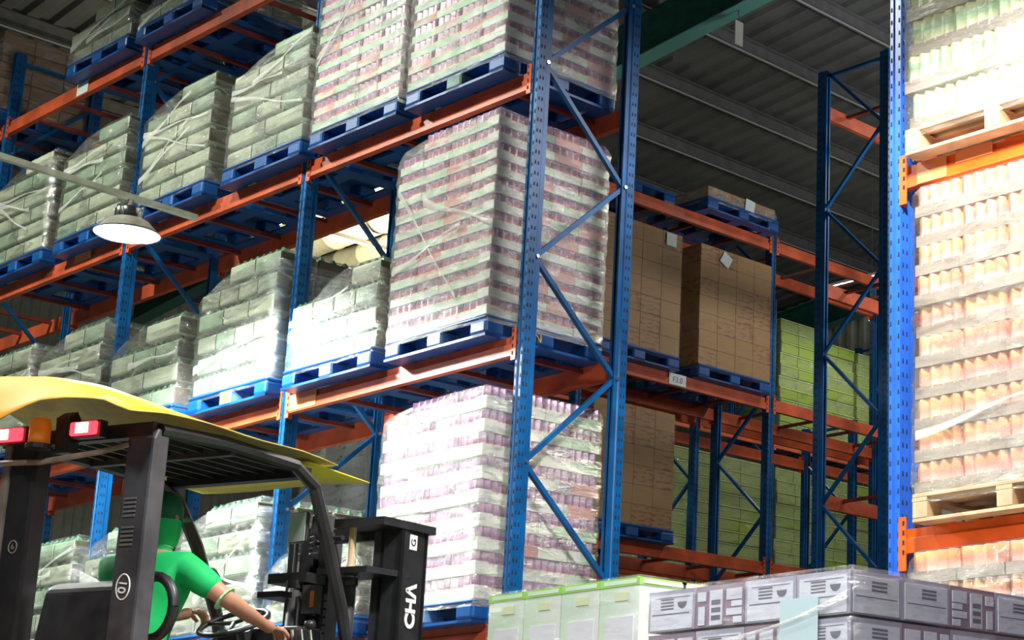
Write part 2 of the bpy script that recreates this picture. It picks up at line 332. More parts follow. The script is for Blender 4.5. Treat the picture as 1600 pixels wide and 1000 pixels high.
# generic rack: local frame, +y along the beams, +x into the rack depth
def rack(name, loc, rz, label, ys, h, levels, depth, m=BLUE, bm_=ORANGE, wy=.068, dx=.105, bars=True, hole=True, brz0=.35, brstep=.68, beamh=.13, zstarts=None, con=CON, skip=(), rearw=None, cat='pallet rack', phase=0, bolts=True):
    r = empty(name, loc, label, cat, rz=rz)
    um = upright_mesh(h, wy, dx, m=m); hm = holes_mesh(h, wy, dx) if hole else None
    bt = MB(); bt.lathe([(0, -.008), (.013, -.008), (.013, .002), (0, .002)], n=8); btm = bt.mesh('bolt', BOLT)
    for i, y in enumerate(ys):
        f = put(um, 'upright', r, (0, y, 0)); g = put(um, 'upright', r, (depth, y, 0), (0, 0, PI))
        if hole:
            put(hm, 'holes', f, kind='stuff'); put(hm, 'holes', g, kind='stuff')
        pl = MB().box((-.03, y - .06, 0), (.14, y + .06, .008)); pl.build('foot_plate', m, r)
        MB().box((depth - .14, y - .06, 0), (depth + .03, y + .06, .008)).build('foot_plate', m, r)
        z = brz0; side = phase
        x0, x1 = dx * .75, depth - dx * .75
        while z + brstep < h:
            a, c = (x0, x1) if side == 0 else (x1, x0)
            MB().bar((a, y, z), (c, y, z + brstep), .03, .034, up=(0, 1, 0)).build('brace', m, r)
            if bolts: put(btm, 'bolt', r, (a, y - wy / 2 - .004, z), (PI / 2, 0, 0))
            z += brstep; side = 1 - side
        MB().bar((x0, y, h - .09), (x1, y, h - .09), .03, .034, up=(0, 1, 0)).build('brace', m, r)
        MB().bar((x0, y, .2), (x1, y, .2), .03, .034, up=(0, 1, 0)).build('brace', m, r)
    for i in range(len(ys) - 1):
        a = min(ys[i], ys[i + 1]) + wy / 2; L = abs(ys[i + 1] - ys[i]) - wy
        bme = beam_mesh(L, beamh, m=bm_)
        sb = MB().box((.03, -.02, -.045), (depth - .03, .02, -.015)).mesh('support_bar', DKRED)
        for z in levels:
            if (i, z) in skip: continue
            for rear in (0, 1):
                if rear: o = put(bme, 'beam', r, (depth, a + L, z), (0, 0, PI))
                else: o = put(bme, 'beam', r, (-.0, a, z))
                c1 = put(con, 'connector', o, (0, -.004, 0)); c2 = put(con, 'connector', o, (0, L + .004, 0)); c2.scale = (1, -1, 1)
            if bars:
                for t in (.13, .37, .63, .87): put(sb, 'support_bar', r, (0, a + L * t, z))
    return r
AX = 6.857
rackA = rack('pallet_rack', (AX, 8.907, 0), 0, 'long blue and orange pallet rack along the left aisle, holding the shrink-wrapped stacks',
             [0, 2.70, 5.40, 8.08, 10.78], 7.95, (1.83, 3.665, 5.495, 7.22), .873, brz0=2.16 - .68 * 2, brstep=.68, phase=1)
# rack C runs along +x at y=13.3 (depth +y)
rackC = rack('pallet_rack', (0, 13.3, 0), -PI / 2, 'dark blue pallet rack across the end aisle carrying the brown carton blocks',
             [], 1, (), .9)
bpy.data.objects.remove(rackC)
def mirror_rack(name, x0s, y, label, h, levels, depth, **k):
    """beams along +x, depth along +y: rotate +90deg about z puts local +y on -x, so use -x offsets"""
    r = rack(name, (0, 0, 0), 0, label, x0s, h, levels, depth, **k)
    # local (lx, ly) -> world (ly, y+lx): a reflection-free layout by rotating each part
    for o in list(r.children):
        lx, ly, lz = o.location; o.location = (ly, y + lx, lz)
    return r
# --- racks whose beams run along x: build directly
def rackx(name, y, xs, h, levels, depth, label, m=BLUE, bm_=ORANGE, wy=.068, dx=.105, brz0=.35, brstep=.68, beamh=.13, phase=0, con=CON, bars=True, toph=True, hole=True):
    r = empty(name, (xs[0], y, 0), label, 'pallet rack')
    um = upright_mesh(h, wy, dx, m=m); hm = holes_mesh(h, wy, dx)
    ox = xs[0]
    for xx in xs:
        f = put(um, 'upright', r, (xx - ox, 0, 0), (0, 0, PI / 2)); g = put(um, 'upright', r, (xx - ox, depth, 0), (0, 0, -PI / 2))
        if hole: put(hm, 'holes', f, kind='stuff'); put(hm, 'holes', g, kind='stuff')
        z = brz0; side = phase; y0, y1 = dx * .75, depth - dx * .75
        while z + brstep < h:
            a, c = (y0, y1) if side == 0 else (y1, y0)
            MB().bar((xx - ox, a, z), (xx - ox, c, z + brstep), .03, .034, up=(1, 0, 0)).build('brace', m, r); z += brstep; side = 1 - side
        MB().bar((xx - ox, y0, h - .06), (xx - ox, y1, h - .06), .03, .034, up=(1, 0, 0)).build('brace', m, r)
    for i in range(len(xs) - 1):
        a = xs[i] - ox + wy / 2; L = xs[i + 1] - xs[i] - wy
        bme = beam_mesh(L, beamh, m=bm_); sb = MB().box((-.02, .03, -.045), (.02, depth - .03, -.015)).mesh('support_bar', DKRED)
        for z in levels:
            o = put(bme, 'beam', r, (a + L, 0, z), (0, 0, PI / 2)); p = put(bme, 'beam', r, (a, depth, z), (0, 0, -PI / 2))
            for q in (o, p):
                put(con, 'connector', q, (0, -.004, 0)); c2 = put(con, 'connector', q, (0, L + .004, 0)); c2.scale = (1, -1, 1)
            if bars:
                for t in (.13, .37, .63, .87): put(sb, 'support_bar', r, (a + L * t, 0, z))
    return r
rackC = rackx('pallet_rack', 13.3, [10.98, 13.68, 16.4, 19.1], 7.33, (1.55, 3.38, 5.19, 7.03), .9,
              'dark blue pallet rack across the end aisle carrying the brown carton blocks', phase=1, brz0=.5)
rackC2 = rackx('pallet_rack', 14.45, [10.98, 13.68, 16.4, 19.1], 5.6, (1.55, 3.38, 5.19), .9,
               'dark shadowed pallet rack standing back to back behind the brown carton rack', phase=0, bars=False)
rackF = rack('pallet_rack', (0, 0, 0), 0, 'x', [], 1, (), .9); bpy.data.objects.remove(rackF)
# rack F: its end frame lies in the plane x=12.6
rackF = rackx('pallet_rack', 10.69, [12.62, 15.32], 8.22, (1.85, 3.78, 5.95, 7.87), .96,
              'tall empty blue rack frame with crossed braces right of the brown cartons', wy=.075, dx=.12, phase=0, brz0=1.38, brstep=.76, beamh=.14)
# rack D: same aisle line as rack A, beams run toward -y
rackD = rack('pallet_rack', (AX, 5.775, 0), 0, 'brightly lit blue and orange pallet rack at the right, its punched post nearest the camera',
             [-2.75, 0], 7.6, (2.061, 4.022), .92, m=BLUE2, bm_=ORANGE2, wy=.075, dx=.13, con=CON2, beamh=.125, brz0=.5, brstep=.9)
rackG = rackx('pallet_rack', 17.6, [12.7, 15.1, 18.15, 21.0], 8.2, (2.95, 6.1), .9,
              'shadowed rack near the far wall holding the lime green stacks', bars=False, hole=False)
# faded label tapes / plates on the beams
def on_beam(y0, y1, z0, z1, m, label, name='beam_label'):
    return MB().box((AX - .0045, y0, z0), (AX - .002, y1, z1)).build(name, m, rackA, loc=(-AX, -8.907, 0), label=label)
on_beam(11.19, 11.53, 3.545, 3.665, ORFADE, 'faded pale orange tape')
on_beam(14.9, 15.2, 5.42, 5.493, ORFADE, 'faded pale orange tape')
on_beam(15.35, 15.56, 7.10, 7.215, PAPER, 'white paper location label')
MB().box((AX - .004, 5.42, 3.9), (AX - .002, 5.62, 4.02)).build('beam_tape', ORFADE, rackD, loc=(-AX, -5.775, 0), label='faded orange tape')
MB().box((AX - .004, 5.12, 3.955), (AX + .001, 5.36, 4.02)).build('beam_tape', ORFADE, rackD, loc=(-AX, -5.775, 0), label='faded orange tape')
lb = MB().box((12.16, 13.293, 5.07), (12.40, 13.298, 5.19)).build('beam_label', PAPER, rackC, loc=(-10.98, -13.3, 0), label='small white location plate reading F3.0')
lettering('F3.0', .085, PINK, lb, (12.28, 13.2915, 5.125), (PI / 2, 0, 0))

# ------------------------------------------------------------------ pallets
PW, PD, PH = 1.1, .98, .145        # along the aisle, into the rack, height
def blockm(a, b2, m, bw=.012):
    q = MB().box((-a / 2, -b2 / 2, 0), (a / 2, b2 / 2, .1)); return bev(q.mesh('block', m), bw)
PB_DECK = bev(MB().box((0, 0, .115), (PD, PW, PH)).mesh('deck', PBLUE), .012)
q = MB()
for x in (0, PD / 2 - .06, PD - .12): q.box((x, 0, 0), (x + .12, PW, .018))
for y in (0, PW / 2 - .07, PW - .14): q.box((0, y, .0005), (PD, y + .14, .0185))
PB_BOT = q.mesh('bottom_frame', PBLUE)
PB_END = bev(MB().box((0, 0, .018), (.15, .17, .116)).mesh('block', PBLUE), .02, 2)
PB_MID = bev(MB().box((0, 0, .018), (.15, .16, .116)).mesh('block', PBLUE), .012)
PB_MIDG = bev(MB().box((0, 0, .018), (.15, .16, .116)).mesh('block', GRIME), .012)
PB_MIDY = bev(MB().box((0, 0, .018), (.15, .16, .116)).box((-.002, .04, .03), (.002, .115, .108), 1).mesh('block', [PBLUE_L, YLAB]), .0015)
PB_MIDL = bev(MB().box((0, 0, .018), (.15, .16, .116)).mesh('block', PBLUE_L), .012)
WD = {}
def pallet(loc, rz=0, label='', mid=None, group=None, wid=PW):
    p = empty('plastic_pallet', loc, label, 'pallet', group, rz)
    put(PB_DECK, 'deck', p); put(PB_BOT, 'bottom_frame', p)
    for ix, x in enumerate((0, PD / 2 - .075, PD - .15)):
        for iy, y in enumerate((0, PW / 2 - .08, PW - .17)):
            if iy == 1: put((mid if ix == 0 and mid else PB_MID), 'block', p, (x, y, 0), label='pale grey scuffed block' if (ix == 0 and mid) else None)
            else: put(PB_END, 'block', p, (x, y, 0))
    if wid != PW: p.scale = (1, wid / PW, 1)
    return p
def wood_pallet(loc, label, wid=1.15, dep=.98):
    p = empty('wooden_pallet', loc, label, 'pallet')
    bd = bev(MB().box((0, 0, .125), (.09, wid, .145)).mesh('deck_board', WOOD), .003)
    for i in range(7): put(bd, 'deck_board', p, (i * (dep - .09) / 6, 0, 0))
    st = MB().box((0, 0, .105), (dep, .095, .125)).mesh('stringer_board', WOOD)
    bl = bev(MB().box((0, 0, .02), (.12, .095, .105)).mesh('block', WOOD), .004)
    for y in (0, wid / 2 - .05, wid - .095):
        put(st, 'stringer_board', p, (0, y, 0))
        for x in (0, dep / 2 - .06, dep - .12): put(bl, 'block', p, (x, y, 0))
    bb = bev(MB().box((0, 0, 0), (.1, wid, .02)).mesh('bottom_board', WOOD), .003)
    for x in (0, dep / 2 - .05, dep - .1): put(bb, 'bottom_board', p, (x, 0, 0))
    return p

# ------------------------------------------------------------------ cartons
def scallop(w_, d_, nw, nd):
    """outline of a row of cans round a w x d tray (x: depth d, y: width w)"""
    pts = []; rw = w_ / nw / 2; rd = d_ / nd / 2
    def arc(cx, cy, a0, a1, rx, ry):
        for k in range(3):
            t = a0 + (a1 - a0) * (k + .5) / 3; pts.append((cx + rx * math.cos(t), cy + ry * math.sin(t)))
    for i in range(nw): arc(rd, rw * (2 * i + 1), -PI * .5 - PI, -PI * .5 - PI * 2 + .0001, 1, 1) if 0 else [pts.append((rd - math.sin(PI * (k + .5) / 3) * rd, rw * (2 * i + 1) - math.cos(PI * (k + .5) / 3) * rw)) for k in range(3)]
    for i in range(nd): [pts.append((rd * (2 * i + 1) - math.cos(PI * (k + .5) / 3) * rd, w_ - rw + math.sin(PI * (k + .5) / 3) * rw)) for k in range(3)]
    for i in range(nw): [pts.append((d_ - rd + math.sin(PI * (k + .5) / 3) * rd, w_ - rw * (2 * i + 1) + math.cos(PI * (k + .5) / 3) * rw)) for k in range(3)]
    for i in range(nd): [pts.append((d_ - rd * (2 * i + 1) + math.cos(PI * (k + .5) / 3) * rd, rw - math.sin(PI * (k + .5) / 3) * rw)) for k in range(3)]
    return pts
def can_carton(w_, d_, h, th, nw, nd, mats, panel=None):
    q = MB(); q.box((.002, .002, 0), (d_ - .002, w_ - .002, th), 0); q.prism(scallop(w_ - .008, d_ - .008, nw, nd), th * .8, h - .004, 1)
    q.v = [(x + (.004 if 0 else 0), y, z) for x, y, z in q.v]
    if panel == 'front': q.box((-.0015, .01, .004), (.004, w_ * .42, h * .52), 2)
    if panel == 'side': q.box((d_ * .05, -.0015, .004), (d_ * .45, .004, h * .52), 2)
    if panel == 'both': q.box((-.0015, .004, .004), (.01, w_ * .40, h * .56), 2); q.box((-.0015, -.0015, .004), (d_ * .42, .004, h * .56), 2)
    return q.mesh('carton', mats)
def grid_load(name, loc, label, W, D, nW, nD, layers, lh, meshes, film=FILM, jit=.006, film_kind='wrap', group=None, strands=0, seed=0, top=True, pick=None, filmgap=.012, rz=0, taper=0, cat='pallet load', fillm=None, round_top=.05, pl_name='carton', slope=0, alt=None):
    rr = random.Random(seed); r = empty(name, loc, label, cat, group, rz)
    cw, cd = W / nW, D / nD
    for L in range(layers):
        jx, jy = rr.uniform(-jit, jit), rr.uniform(-jit, jit)
        an = alt[1] if (alt and L % 2) else nW; aw = W / an
        for i in range(an):
            for j in range(nD):
                last = top and L == layers - 1
                if not (j == 0 or i == 0 or last): continue
                if slope > .06 and L == layers - 1 and i == an - 1: continue
                if slope > .25 and L == layers - 1 and i >= an - 2 and an > 2: continue
                me = (pick(rr, i, j, L) if an == nW else alt[0][rr.randrange(len(alt[0]))]) if pick else meshes[rr.randrange(len(meshes))]
                o = put(me, pl_name, r, (j * cd + jx, i * aw + jy, L * lh))
    # rest of the stack, away from the two faces in view
    q = MB()
    for L in range(layers - (1 if top else 0)):
        q.box((cd + .015, cw + .015, L * lh + .004), (D, W, L * lh + lh - .006))
    q.build('inner_cartons', fillm or meshes[0].materials[0], r, kind='stuff')
    if film: wrap(r, W, D, layers * lh, film, filmgap, rr, slope, round_top, lh)
    for k in range(strands): strand(r, W, D, layers * lh, rr)
    return r
def wrap(r, W, D, H, film, g, rr, taper=0, rt=.05, lh=.2, name='stretch_film'):
    n = 14; m = max(10, int(H / lh) * 3); q = MB(); vs = []; per = []
    for k in range(n): per.append((0, k / n * W, -1, 0))                 # front, going +y
    for k in range(n): per.append((k / n * D, W, 0, 1))
    for k in range(n): per.append((D, W - k / n * W, 1, 0))
    for k in range(n): per.append((D - k / n * D, 0, 0, -1))
    P = len(per); sd = rr.uniform(0, 50)
    for j in range(m + 1):
        t = j / m
        for i, (x, y, nx, ny) in enumerate(per):
            Ht = H - taper * max(0, (y / W - .42) / .58) ** 1.7; z = -.05 + t * (Ht + .05 + g)
            ph = (z % lh) / lh; dip = .010 * (1 - abs(2 * ph - 1)) if 0 else .008 * math.cos(2 * PI * ph)
            f = noise.noise(Vector((x * 3 + sd, y * 3, z * 4))) * .010
            inset = 0
            if z > Ht - rt: inset = (z - Ht + rt) / (rt + g) * rt * .8
            off = g - dip * .5 + f - inset
            cx, cy = (D / 2 - x), (W / 2 - y); l = math.hypot(cx, cy)
            corner = (i % n == 0)
            if corner:
                vs.append((x - cx / l * -0 + (-(off if x < D / 2 else -off)) * .8, y + (-(off if y < W / 2 else -off)) * .8, z))
            else: vs.append((x + nx * off, y + ny * off, z))
    fs = [(j * P + i, j * P + (i + 1) % P, (j + 1) * P + (i + 1) % P, (j + 1) * P + i) for j in range(m) for i in range(P)]
    c = len(vs); vs.append((D / 2, W / 2, H - taper * .1 + g + .02)); fs += [(m * P + i, m * P + (i + 1) % P, c) for i in range(P)]
    q.add(vs, fs); return q.build(name, film, r, smooth=True)
def strand(r, W, D, H, rr):
    z0, z1 = rr.uniform(.15, H - .1), rr.uniform(.15, H - .1)
    if abs(z0 - z1) < .15: z1 = min(H - .03, z0 + .3)
    z0 = min(z0, H - .08); z1 = min(z1, H - .34); q = MB(); n = 8; x = -.020; wd = rr.uniform(.006, .012); vs = []
    ya, yb = rr.choice(((0, W * .98), (0, W * .7), (W * .3, W * .98)))
    for k in range(n + 1):
        t = k / n; y = ya + (yb - ya) * t; z = z0 + (z1 - z0) * t + .01 * math.sin(t * 9 + z0 * 7)
        ww = wd * (.7 + 2.2 * abs(t - .35) ** 1.5 * 2); vs += [(x, y, z - ww), (x - .004, y, z), (x, y, z + ww)]
    q.add(vs, [(3 * k + a, 3 * k + a + 1, 3 * k + a + 4, 3 * k + a + 3) for k in range(n) for a in (0, 1)]); q.build('film_strand', STRAND, r, smooth=True)

# purple can cartons
LH = .1195
cw, cd = 1.1 / 4, .95 / 4
PUR = [can_carton(cw, cd, LH, .058, 4, 4, [TRAYW, CANP, ENDP]), can_carton(cw, cd, LH, .058, 4, 4, [TRAYG, CANP, ENDP], 'front'),
       can_carton(cw, cd, LH, .058, 4, 4, [TRAYG, CANP, ENDP], 'side'), can_carton(cw, cd, LH, .058, 4, 4, [TRAYR, CANP, ENDP]), can_carton(cw, cd, LH, .058, 4, 4, [TRAYW, CANP, ENDP], 'both')]
def pickp(rr, i, j, L):
    if i == 0 and j == 0: return PUR[4] if rr.random() < .8 else PUR[0]
    return PUR[rr.choice((0, 0, 1, 2, 2, 3, 3))]
PX = 6.73
PUR9 = [can_carton(cw, cd, .151, .075, 4, 4, [a_, CANP, ENDP], p_) for a_, p_ in ((TRAYW, None), (TRAYG, 'front'), (TRAYG, 'side'), (TRAYR, None), (TRAYW, 'both'))]
def purple(y, z, layers, lab, seed, film=FILMP, tall=False):
    pallet((PX, y, z), label='blue pallet under the %s' % lab, mid=PB_MIDG if seed == 3 else (PB_MIDL if seed in (1, 5) else None), group='blue plastic pallets on the racks')
    return grid_load('wrapped_can_load', (PX + .015, y + .01, z + PH + .001), lab, 1.085, .95, 4, 4, layers, .151 if tall else LH, PUR9 if tall else PUR, film, seed=seed, pick=(lambda rr, i, j, L: PUR9[PUR.index(pickp(rr, i, j, L))]) if tall else pickp, slope=.07, strands=3 if seed in (1, 4) else 0, jit=.007)
purple(9.08, 5.495, 13, 'purple can cartons on the upper shelf at the rack end', 3)
purple(10.28, 5.495, 13, 'purple can cartons on the upper shelf, second from rack end', 4)
purple(9.10, 3.665, 12, 'tower of purple can cartons on the middle shelf at rack end', 1)
purple(9.06, 1.83, 9, 'glossy tightly wrapped purple can cartons on the lowest shelf in view', 5, FILMT, True)

pm_ = [o for o in bpy.data.objects if o.name.startswith('plastic_pallet') and abs(o.location.y - 9.10) < .01 and abs(o.location.z - 3.665) < .01][0]
lettering('PN', .085, YLAB, pm_, (.40, -.003, .065), (PI / 2, 0, 0), label='worn yellow painted letters')
# cream shrink-wrapped bottle packs
def packm(w_, d_, h, m1, m2):
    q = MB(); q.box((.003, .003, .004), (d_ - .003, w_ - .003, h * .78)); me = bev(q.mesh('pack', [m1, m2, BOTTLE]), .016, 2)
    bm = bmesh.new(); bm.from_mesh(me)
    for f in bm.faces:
        if abs(f.normal.y) > .8 and f.calc_center_median().y < w_ * .5: f.material_index = 1  # near side face takes the colour that is darkened for shade
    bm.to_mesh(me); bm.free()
    t = MB(); nb = 3
    nx, ny = 3, 4
    for a in range(nx):
        for c in range(ny):
            if a not in (0,) and c not in (0,): continue
            t.lathe([(.036, h * .70), (.030, h * .84), (.014, h * .93), (.014, h * .985), (0, h * .985)], ((a + .5) * d_ / nx, (c + .5) * w_ / ny, 0), 6, 2)
    o = len(me.vertices); bm = bmesh.new(); bm.from_mesh(me)
    vv = [bm.verts.new(v) for v in t.v]
    for f in t.f:
        try: nf = bm.faces.new([vv[i] for i in f]); nf.material_index = 2
        except Exception: pass
    bm.to_mesh(me); bm.free(); me.update(); return me
def packs(h, nW, nD, W=1.06, D=.93):
    return [packm(W / nW, D / nD, h, a, c) for a, c in ((CREAM, PACKDK), (CREAM2, PACKDK), (CREAM, PACKDK))]
PKA = {k: packs(k[0], k[1] - 1, 3) for k in ((.19, 3), (.17, 4), (.16, 3), (.21, 3))}
PK = {k: packs(k[0], k[1], 3) for k in ((.19, 3), (.17, 4), (.16, 3), (.21, 3))}
def cream(y, z, layers, key, lab, seed, film=FILM, strands=3, green=False, wid=1.06, mid=None, rt=.08, slope=.13):
    pallet((PX, y, z), label='blue pallet under the %s' % lab, mid=mid, group='blue plastic pallets on the racks')
    def pk(rr, i, j, L):
        if green: return PK[key][rr.choice((0, 1, 1))]
        return PK[key][rr.choice((0, 0, 1) if i else (0, 1, 0))]
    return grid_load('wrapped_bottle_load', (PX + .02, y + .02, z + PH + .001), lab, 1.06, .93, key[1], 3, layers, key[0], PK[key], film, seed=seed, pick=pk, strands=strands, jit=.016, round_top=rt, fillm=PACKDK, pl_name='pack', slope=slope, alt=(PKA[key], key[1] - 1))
cream(11.50, 5.495, 6, (.16, 3), 'greenish bottle packs in loose film on the upper shelf', 11, FILMT, 3, green=True, rt=.12)
cream(12.88, 5.495, 6, (.16, 3), 'cream bottle packs with crossed film strands on the upper shelf', 12, FILM, 5)
cream(14.28, 5.495, 6, (.16, 3), 'cream packs left of the crossed-strand stack on the upper shelf', 13, FILM, 4)
cream(15.60, 5.495, 6, (.16, 3), 'cream bottle packs behind the hanging lamp bar', 14, FILM, 3)
cream(10.36, 3.665, 4, (.17, 4), 'low load of bottle packs in crumpled film beside the can tower', 15, FILMC, 2, green=True, mid=PB_MIDL, rt=.1, slope=.3)
cream(11.66, 3.665, 6, (.17, 4), 'brightly lit white bottle packs with green side', 16, FILMT, 1, mid=PB_MIDY, rt=.12)
cream(13.00, 3.665, 4, (.19, 3), 'four layers of pale bottle packs just above the yellow roof', 17, FILM, 1)
cream(14.28, 3.665, 5, (.19, 3), 'wrapped grey cream packs left of the post below the lamp', 18, FILM, 3)
cream(15.56, 3.665, 5, (.19, 3), 'leftmost wrapped pack stack on the middle shelf', 19, FILM, 2)
cream(10.38, 1.83, 3, (.19, 3), 'crumpled wrapped packs on the low shelf behind the forklift mast', 20, FILMC, 3)
cream(11.62, 1.83, 5, (.19, 3), 'white wrapped packs with teal sides right of the driver', 21, FILMT, 3)
cream(13.10, 1.83, 5, (.19, 3), 'bulging white wrapped packs touching the thick roof pillar', 22, FILMC, 4)
cream(14.34, 1.83, 5, (.19, 3), 'white wrapped packs between the two forklift roof pillars', 23, FILM, 3)
cream(15.62, 1.83, 5, (.19, 3), 'wrapped packs behind the left forklift pillar', 24, FILM, 1)
# high shelf
cream(13.20, 7.22, 2, (.16, 3), 'cream packs cut by the top of the picture', 25, FILM, 1)
cream(14.45, 7.22, 3, (.16, 3), 'small rounded wrapped load on the high shelf', 26, FILMC, 3, rt=.2)
pallet((PX, 17.0, 7.22), label='blue plastic pallet under the brown wrapped load on the high shelf', group='blue plastic pallets on the racks')
BRN = [bev(MB().box((.002, .002, .002), (.30, .34, .15)).mesh('carton', mm), .004) for mm in (CARD, CARD2)]
grid_load('wrapped_carton_load', (PX + .02, 17.02, 7.22 + PH), 'dim brown wrapped carton load on the high shelf at the far left', 1.05, .93, 3, 3, 5, .16, BRN, FILM, seed=31)

# ------------------------------------------------------------------ brown carton blocks on rack C
def boxm(w_, d_, h, m, name='carton', bv=.003, g=.0008):
    return bev(MB().box((g, g, g * .5), (w_ - g, d_ - g, h - g)).mesh(name, m), bv)
def block_x(name, loc, label, W, D, nW, nD, layers, lh, mats, film=None, seed=0, jit=.003, group=None, lbl=None, cat='pallet load', pl='carton', fillm=None, rt=.03):
    """stack whose faces in view are -y (along x) and -x"""
    rr = random.Random(seed); r = empty(name, loc, label, cat, group); a, c = W / nW, D / nD
    ms = [boxm(a, c, lh, m, pl) for m in mats]
    if pl == 'sack_carton': ms = [bev(MB().box((.004, .004, 0), (a - .004, c - .004, lh * .84)).box((-.003, -.003, lh * .84), (a + .002, c + .002, lh * .97), 1).mesh(pl, [GREENC, GREENL]), .006)]
    for L in range(layers):
        jx, jy = rr.uniform(-jit, jit), rr.uniform(-jit, jit)
        for i in range(nW):
            for j in range(nD):
                if j == 0 or i == 0 or L == layers - 1: put(rr.choice(ms), pl, r, (i * a + jx, j * c + jy, L * lh))
    q = MB().box((a + .01, c + .01, .01), (W, D, (layers - 1) * lh - .005)); q.build('inner_cartons', fillm or mats[0], r, kind='stuff')
    if film:
        w0 = wrap(r, D, W, layers * lh, film, .010, rr, 0, rt, lh)
    if lbl:
        for x, z, rot in lbl:
            MB().box((-.07, -.0165, -.07), (.07, -.0145, .07)).build('paper_label', PAPER, r, (x, 0, z), (0, rot, 0), label='pale paper label')
    return r
def pallet_x(x, y, z, label, wid=1.1):
    p = empty('plastic_pallet', (x, y, z), label, 'pallet', 'blue plastic pallets on the racks')
    s = wid / PW
    for me, nm in ((PB_DECK, 'deck'), (PB_BOT, 'bottom_frame')): put(me, nm, p, (0, PD, 0), (0, 0, -PI / 2), scale=(1, s, 1))
    for xx in (0, PD / 2 - .075, PD - .15):
        for iy, yy in enumerate((0, PW / 2 - .08, PW - .17)): put(PB_MID if iy == 1 else PB_END, 'block', p, (yy * s, PD - xx, 0), (0, 0, -PI / 2), scale=(1, s, 1))
    return p
pallet_x(11.10, 13.18, 5.19, 'blue plastic pallet under the brown carton block half hidden by the rack post')
block_x('carton_load', (11.10, 13.2, 5.19 + PH), 'tall brown carton block half hidden behind the double rack post', 1.1, .95, 4, 3, 7, .19, [CARD, CARD2], FILMF, 41, lbl=[(.93, 1.24, 0)])
pallet_x(12.47, 13.18, 5.19, 'blue plastic pallet under the brown carton block beside the dark gap', 1.08)
block_x('carton_load', (12.47, 13.2, 5.19 + PH), 'tall brown carton block left of the blue post, with a peeling tilted label', 1.08, .95, 4, 3, 7, .19, [CARD, CARD2], FILMF, 42, lbl=[(.36, 1.22, .5)])
pallet_x(11.10, 13.18, 3.38, 'blue plastic pallet under the lower brown carton block')
block_x('carton_load', (11.10, 13.2, 3.38 + PH), 'lower brown carton block on the shelf beneath the F3.0 plate', 1.08, .95, 4, 3, 6, .2, [CARD, CARD2], FILMF, 43)
pallet_x(12.45, 13.1, 7.03, 'blue plastic pallet on top of the end rack with a thin wrapped load')
block_x('wrapped_carton_load', (12.47, 13.12, 7.03 + PH), 'thin wrapped carton layer on the pallet highest on the end rack', 1.03, .95, 3, 3, 1, .12, [CARD], FILMC, 44, lbl=[(.62, .05, .1)], rt=.03)
pallet_x(11.12, 13.35, 7.03, 'empty looking blue pallet on the end rack top beside the double post')
# white printed cartons behind rack A
pl = empty('pallet', (0, 0, 0), 'x', 'x'); bpy.data.objects.remove(pl)
rr_ = block_x('carton_load', (8.25, 12.0, 0), 'tall block of white printed cartons seen behind the rack over the forklift mast', 1.3, 1.6, 4, 5, 17, .225, [WCARD], FILML, 45, fillm=WCARD)
block_x('carton_load', (8.6, 14.6, 0), 'brown carton block in the shade behind the rack, left of the driver', 1.3, 2.2, 4, 7, 15, .225, [CARD, CARD2], None, 46)
# ------------------------------------------------------------------ lime green stacks
GS = [(15.20, .90, 2.95, 15, 'dim lime stack behind the lower brown cartons'),
      (16.20, .90, 2.95, 15, 'lower lime stack between the two thin dark posts'),
      (17.20, .85, 2.95, 15, 'lower lime stack left of the end rack post'),
      (18.35, .78, 2.95, 15, 'lower lime stack right of the end rack post'),
      (19.25, .78, 2.95, 15, 'lower lime stack behind the tall empty frame'),
      (20.12, .78, 2.95, 15, 'lower lime stack beside the near right post'),
      (18.38, .76, 6.1, 10, 'upper lime stack beside the brown cartons'),
      (19.27, .76, 6.1, 9, 'upper lime stack seen through the empty frame'),
      (20.14, .76, 6.1, 9, 'upper lime stack beside the near right post')]
for i, (x, W_, z, n_, lab) in enumerate(GS):
    pallet_x(x - .02, 17.68, z, 'blue pallet under the %s' % lab, W_ + .03)
    block_x('wrapped_sack_load', (x, 17.7, z + PH), lab, W_, .9, 2, 2, n_, .175, [GREENC, GREENC], FILML, 50 + i, jit=.02, rt=.05, pl='sack_carton', fillm=GREENC)

# ------------------------------------------------------------------ near rack loads (rack D)
OC = [can_carton(1.16 / 4, .95 / 3, .163, .06, 4, 4, [TRAYK, CANO, ENDP]), can_carton(1.16 / 4, .95 / 3, .163, .06, 4, 4, [TRAYK, CANO, ENDP], 'front')]
OC = OC[:1]
GC = [can_carton(1.16 / 4, .95 / 3, .21, .07, 4, 4, [TRAYK, CANG, ENDP])]
wood_pallet((6.74, 4.42, 2.061), 'pale wooden pallet on the lower orange beam of the near right rack', 1.14)
grid_load('wrapped_can_load', (6.76, 4.41, 2.061 + .146), 'tall wrapped load of peach and orange can cartons in the near right rack', 1.15, .95, 4, 3, 10, .163, OC, FILM, seed=61, jit=.01, strands=1)
wood_pallet((6.74, 4.47, 4.022), 'pale wooden pallet on the upper orange beam of the near right rack', 1.14)
grid_load('wrapped_bottle_load', (6.76, 4.46, 4.022 + .146), 'brightly lit wrapped load of green and yellow bottles at the top right', 1.15, .95, 4, 3, 6, .21, GC, FILMT, seed=62, jit=.012, strands=1)
wood_pallet((6.74, 4.40, .0), 'wooden pallet on the floor below the near right rack', 1.14)
grid_load('wrapped_can_load', (6.76, 4.40, .146), 'wrapped peach can cartons standing on the floor level of the near right rack', 1.18, .95, 4, 3, 11, .161, OC, FILM, seed=63, jit=.01)
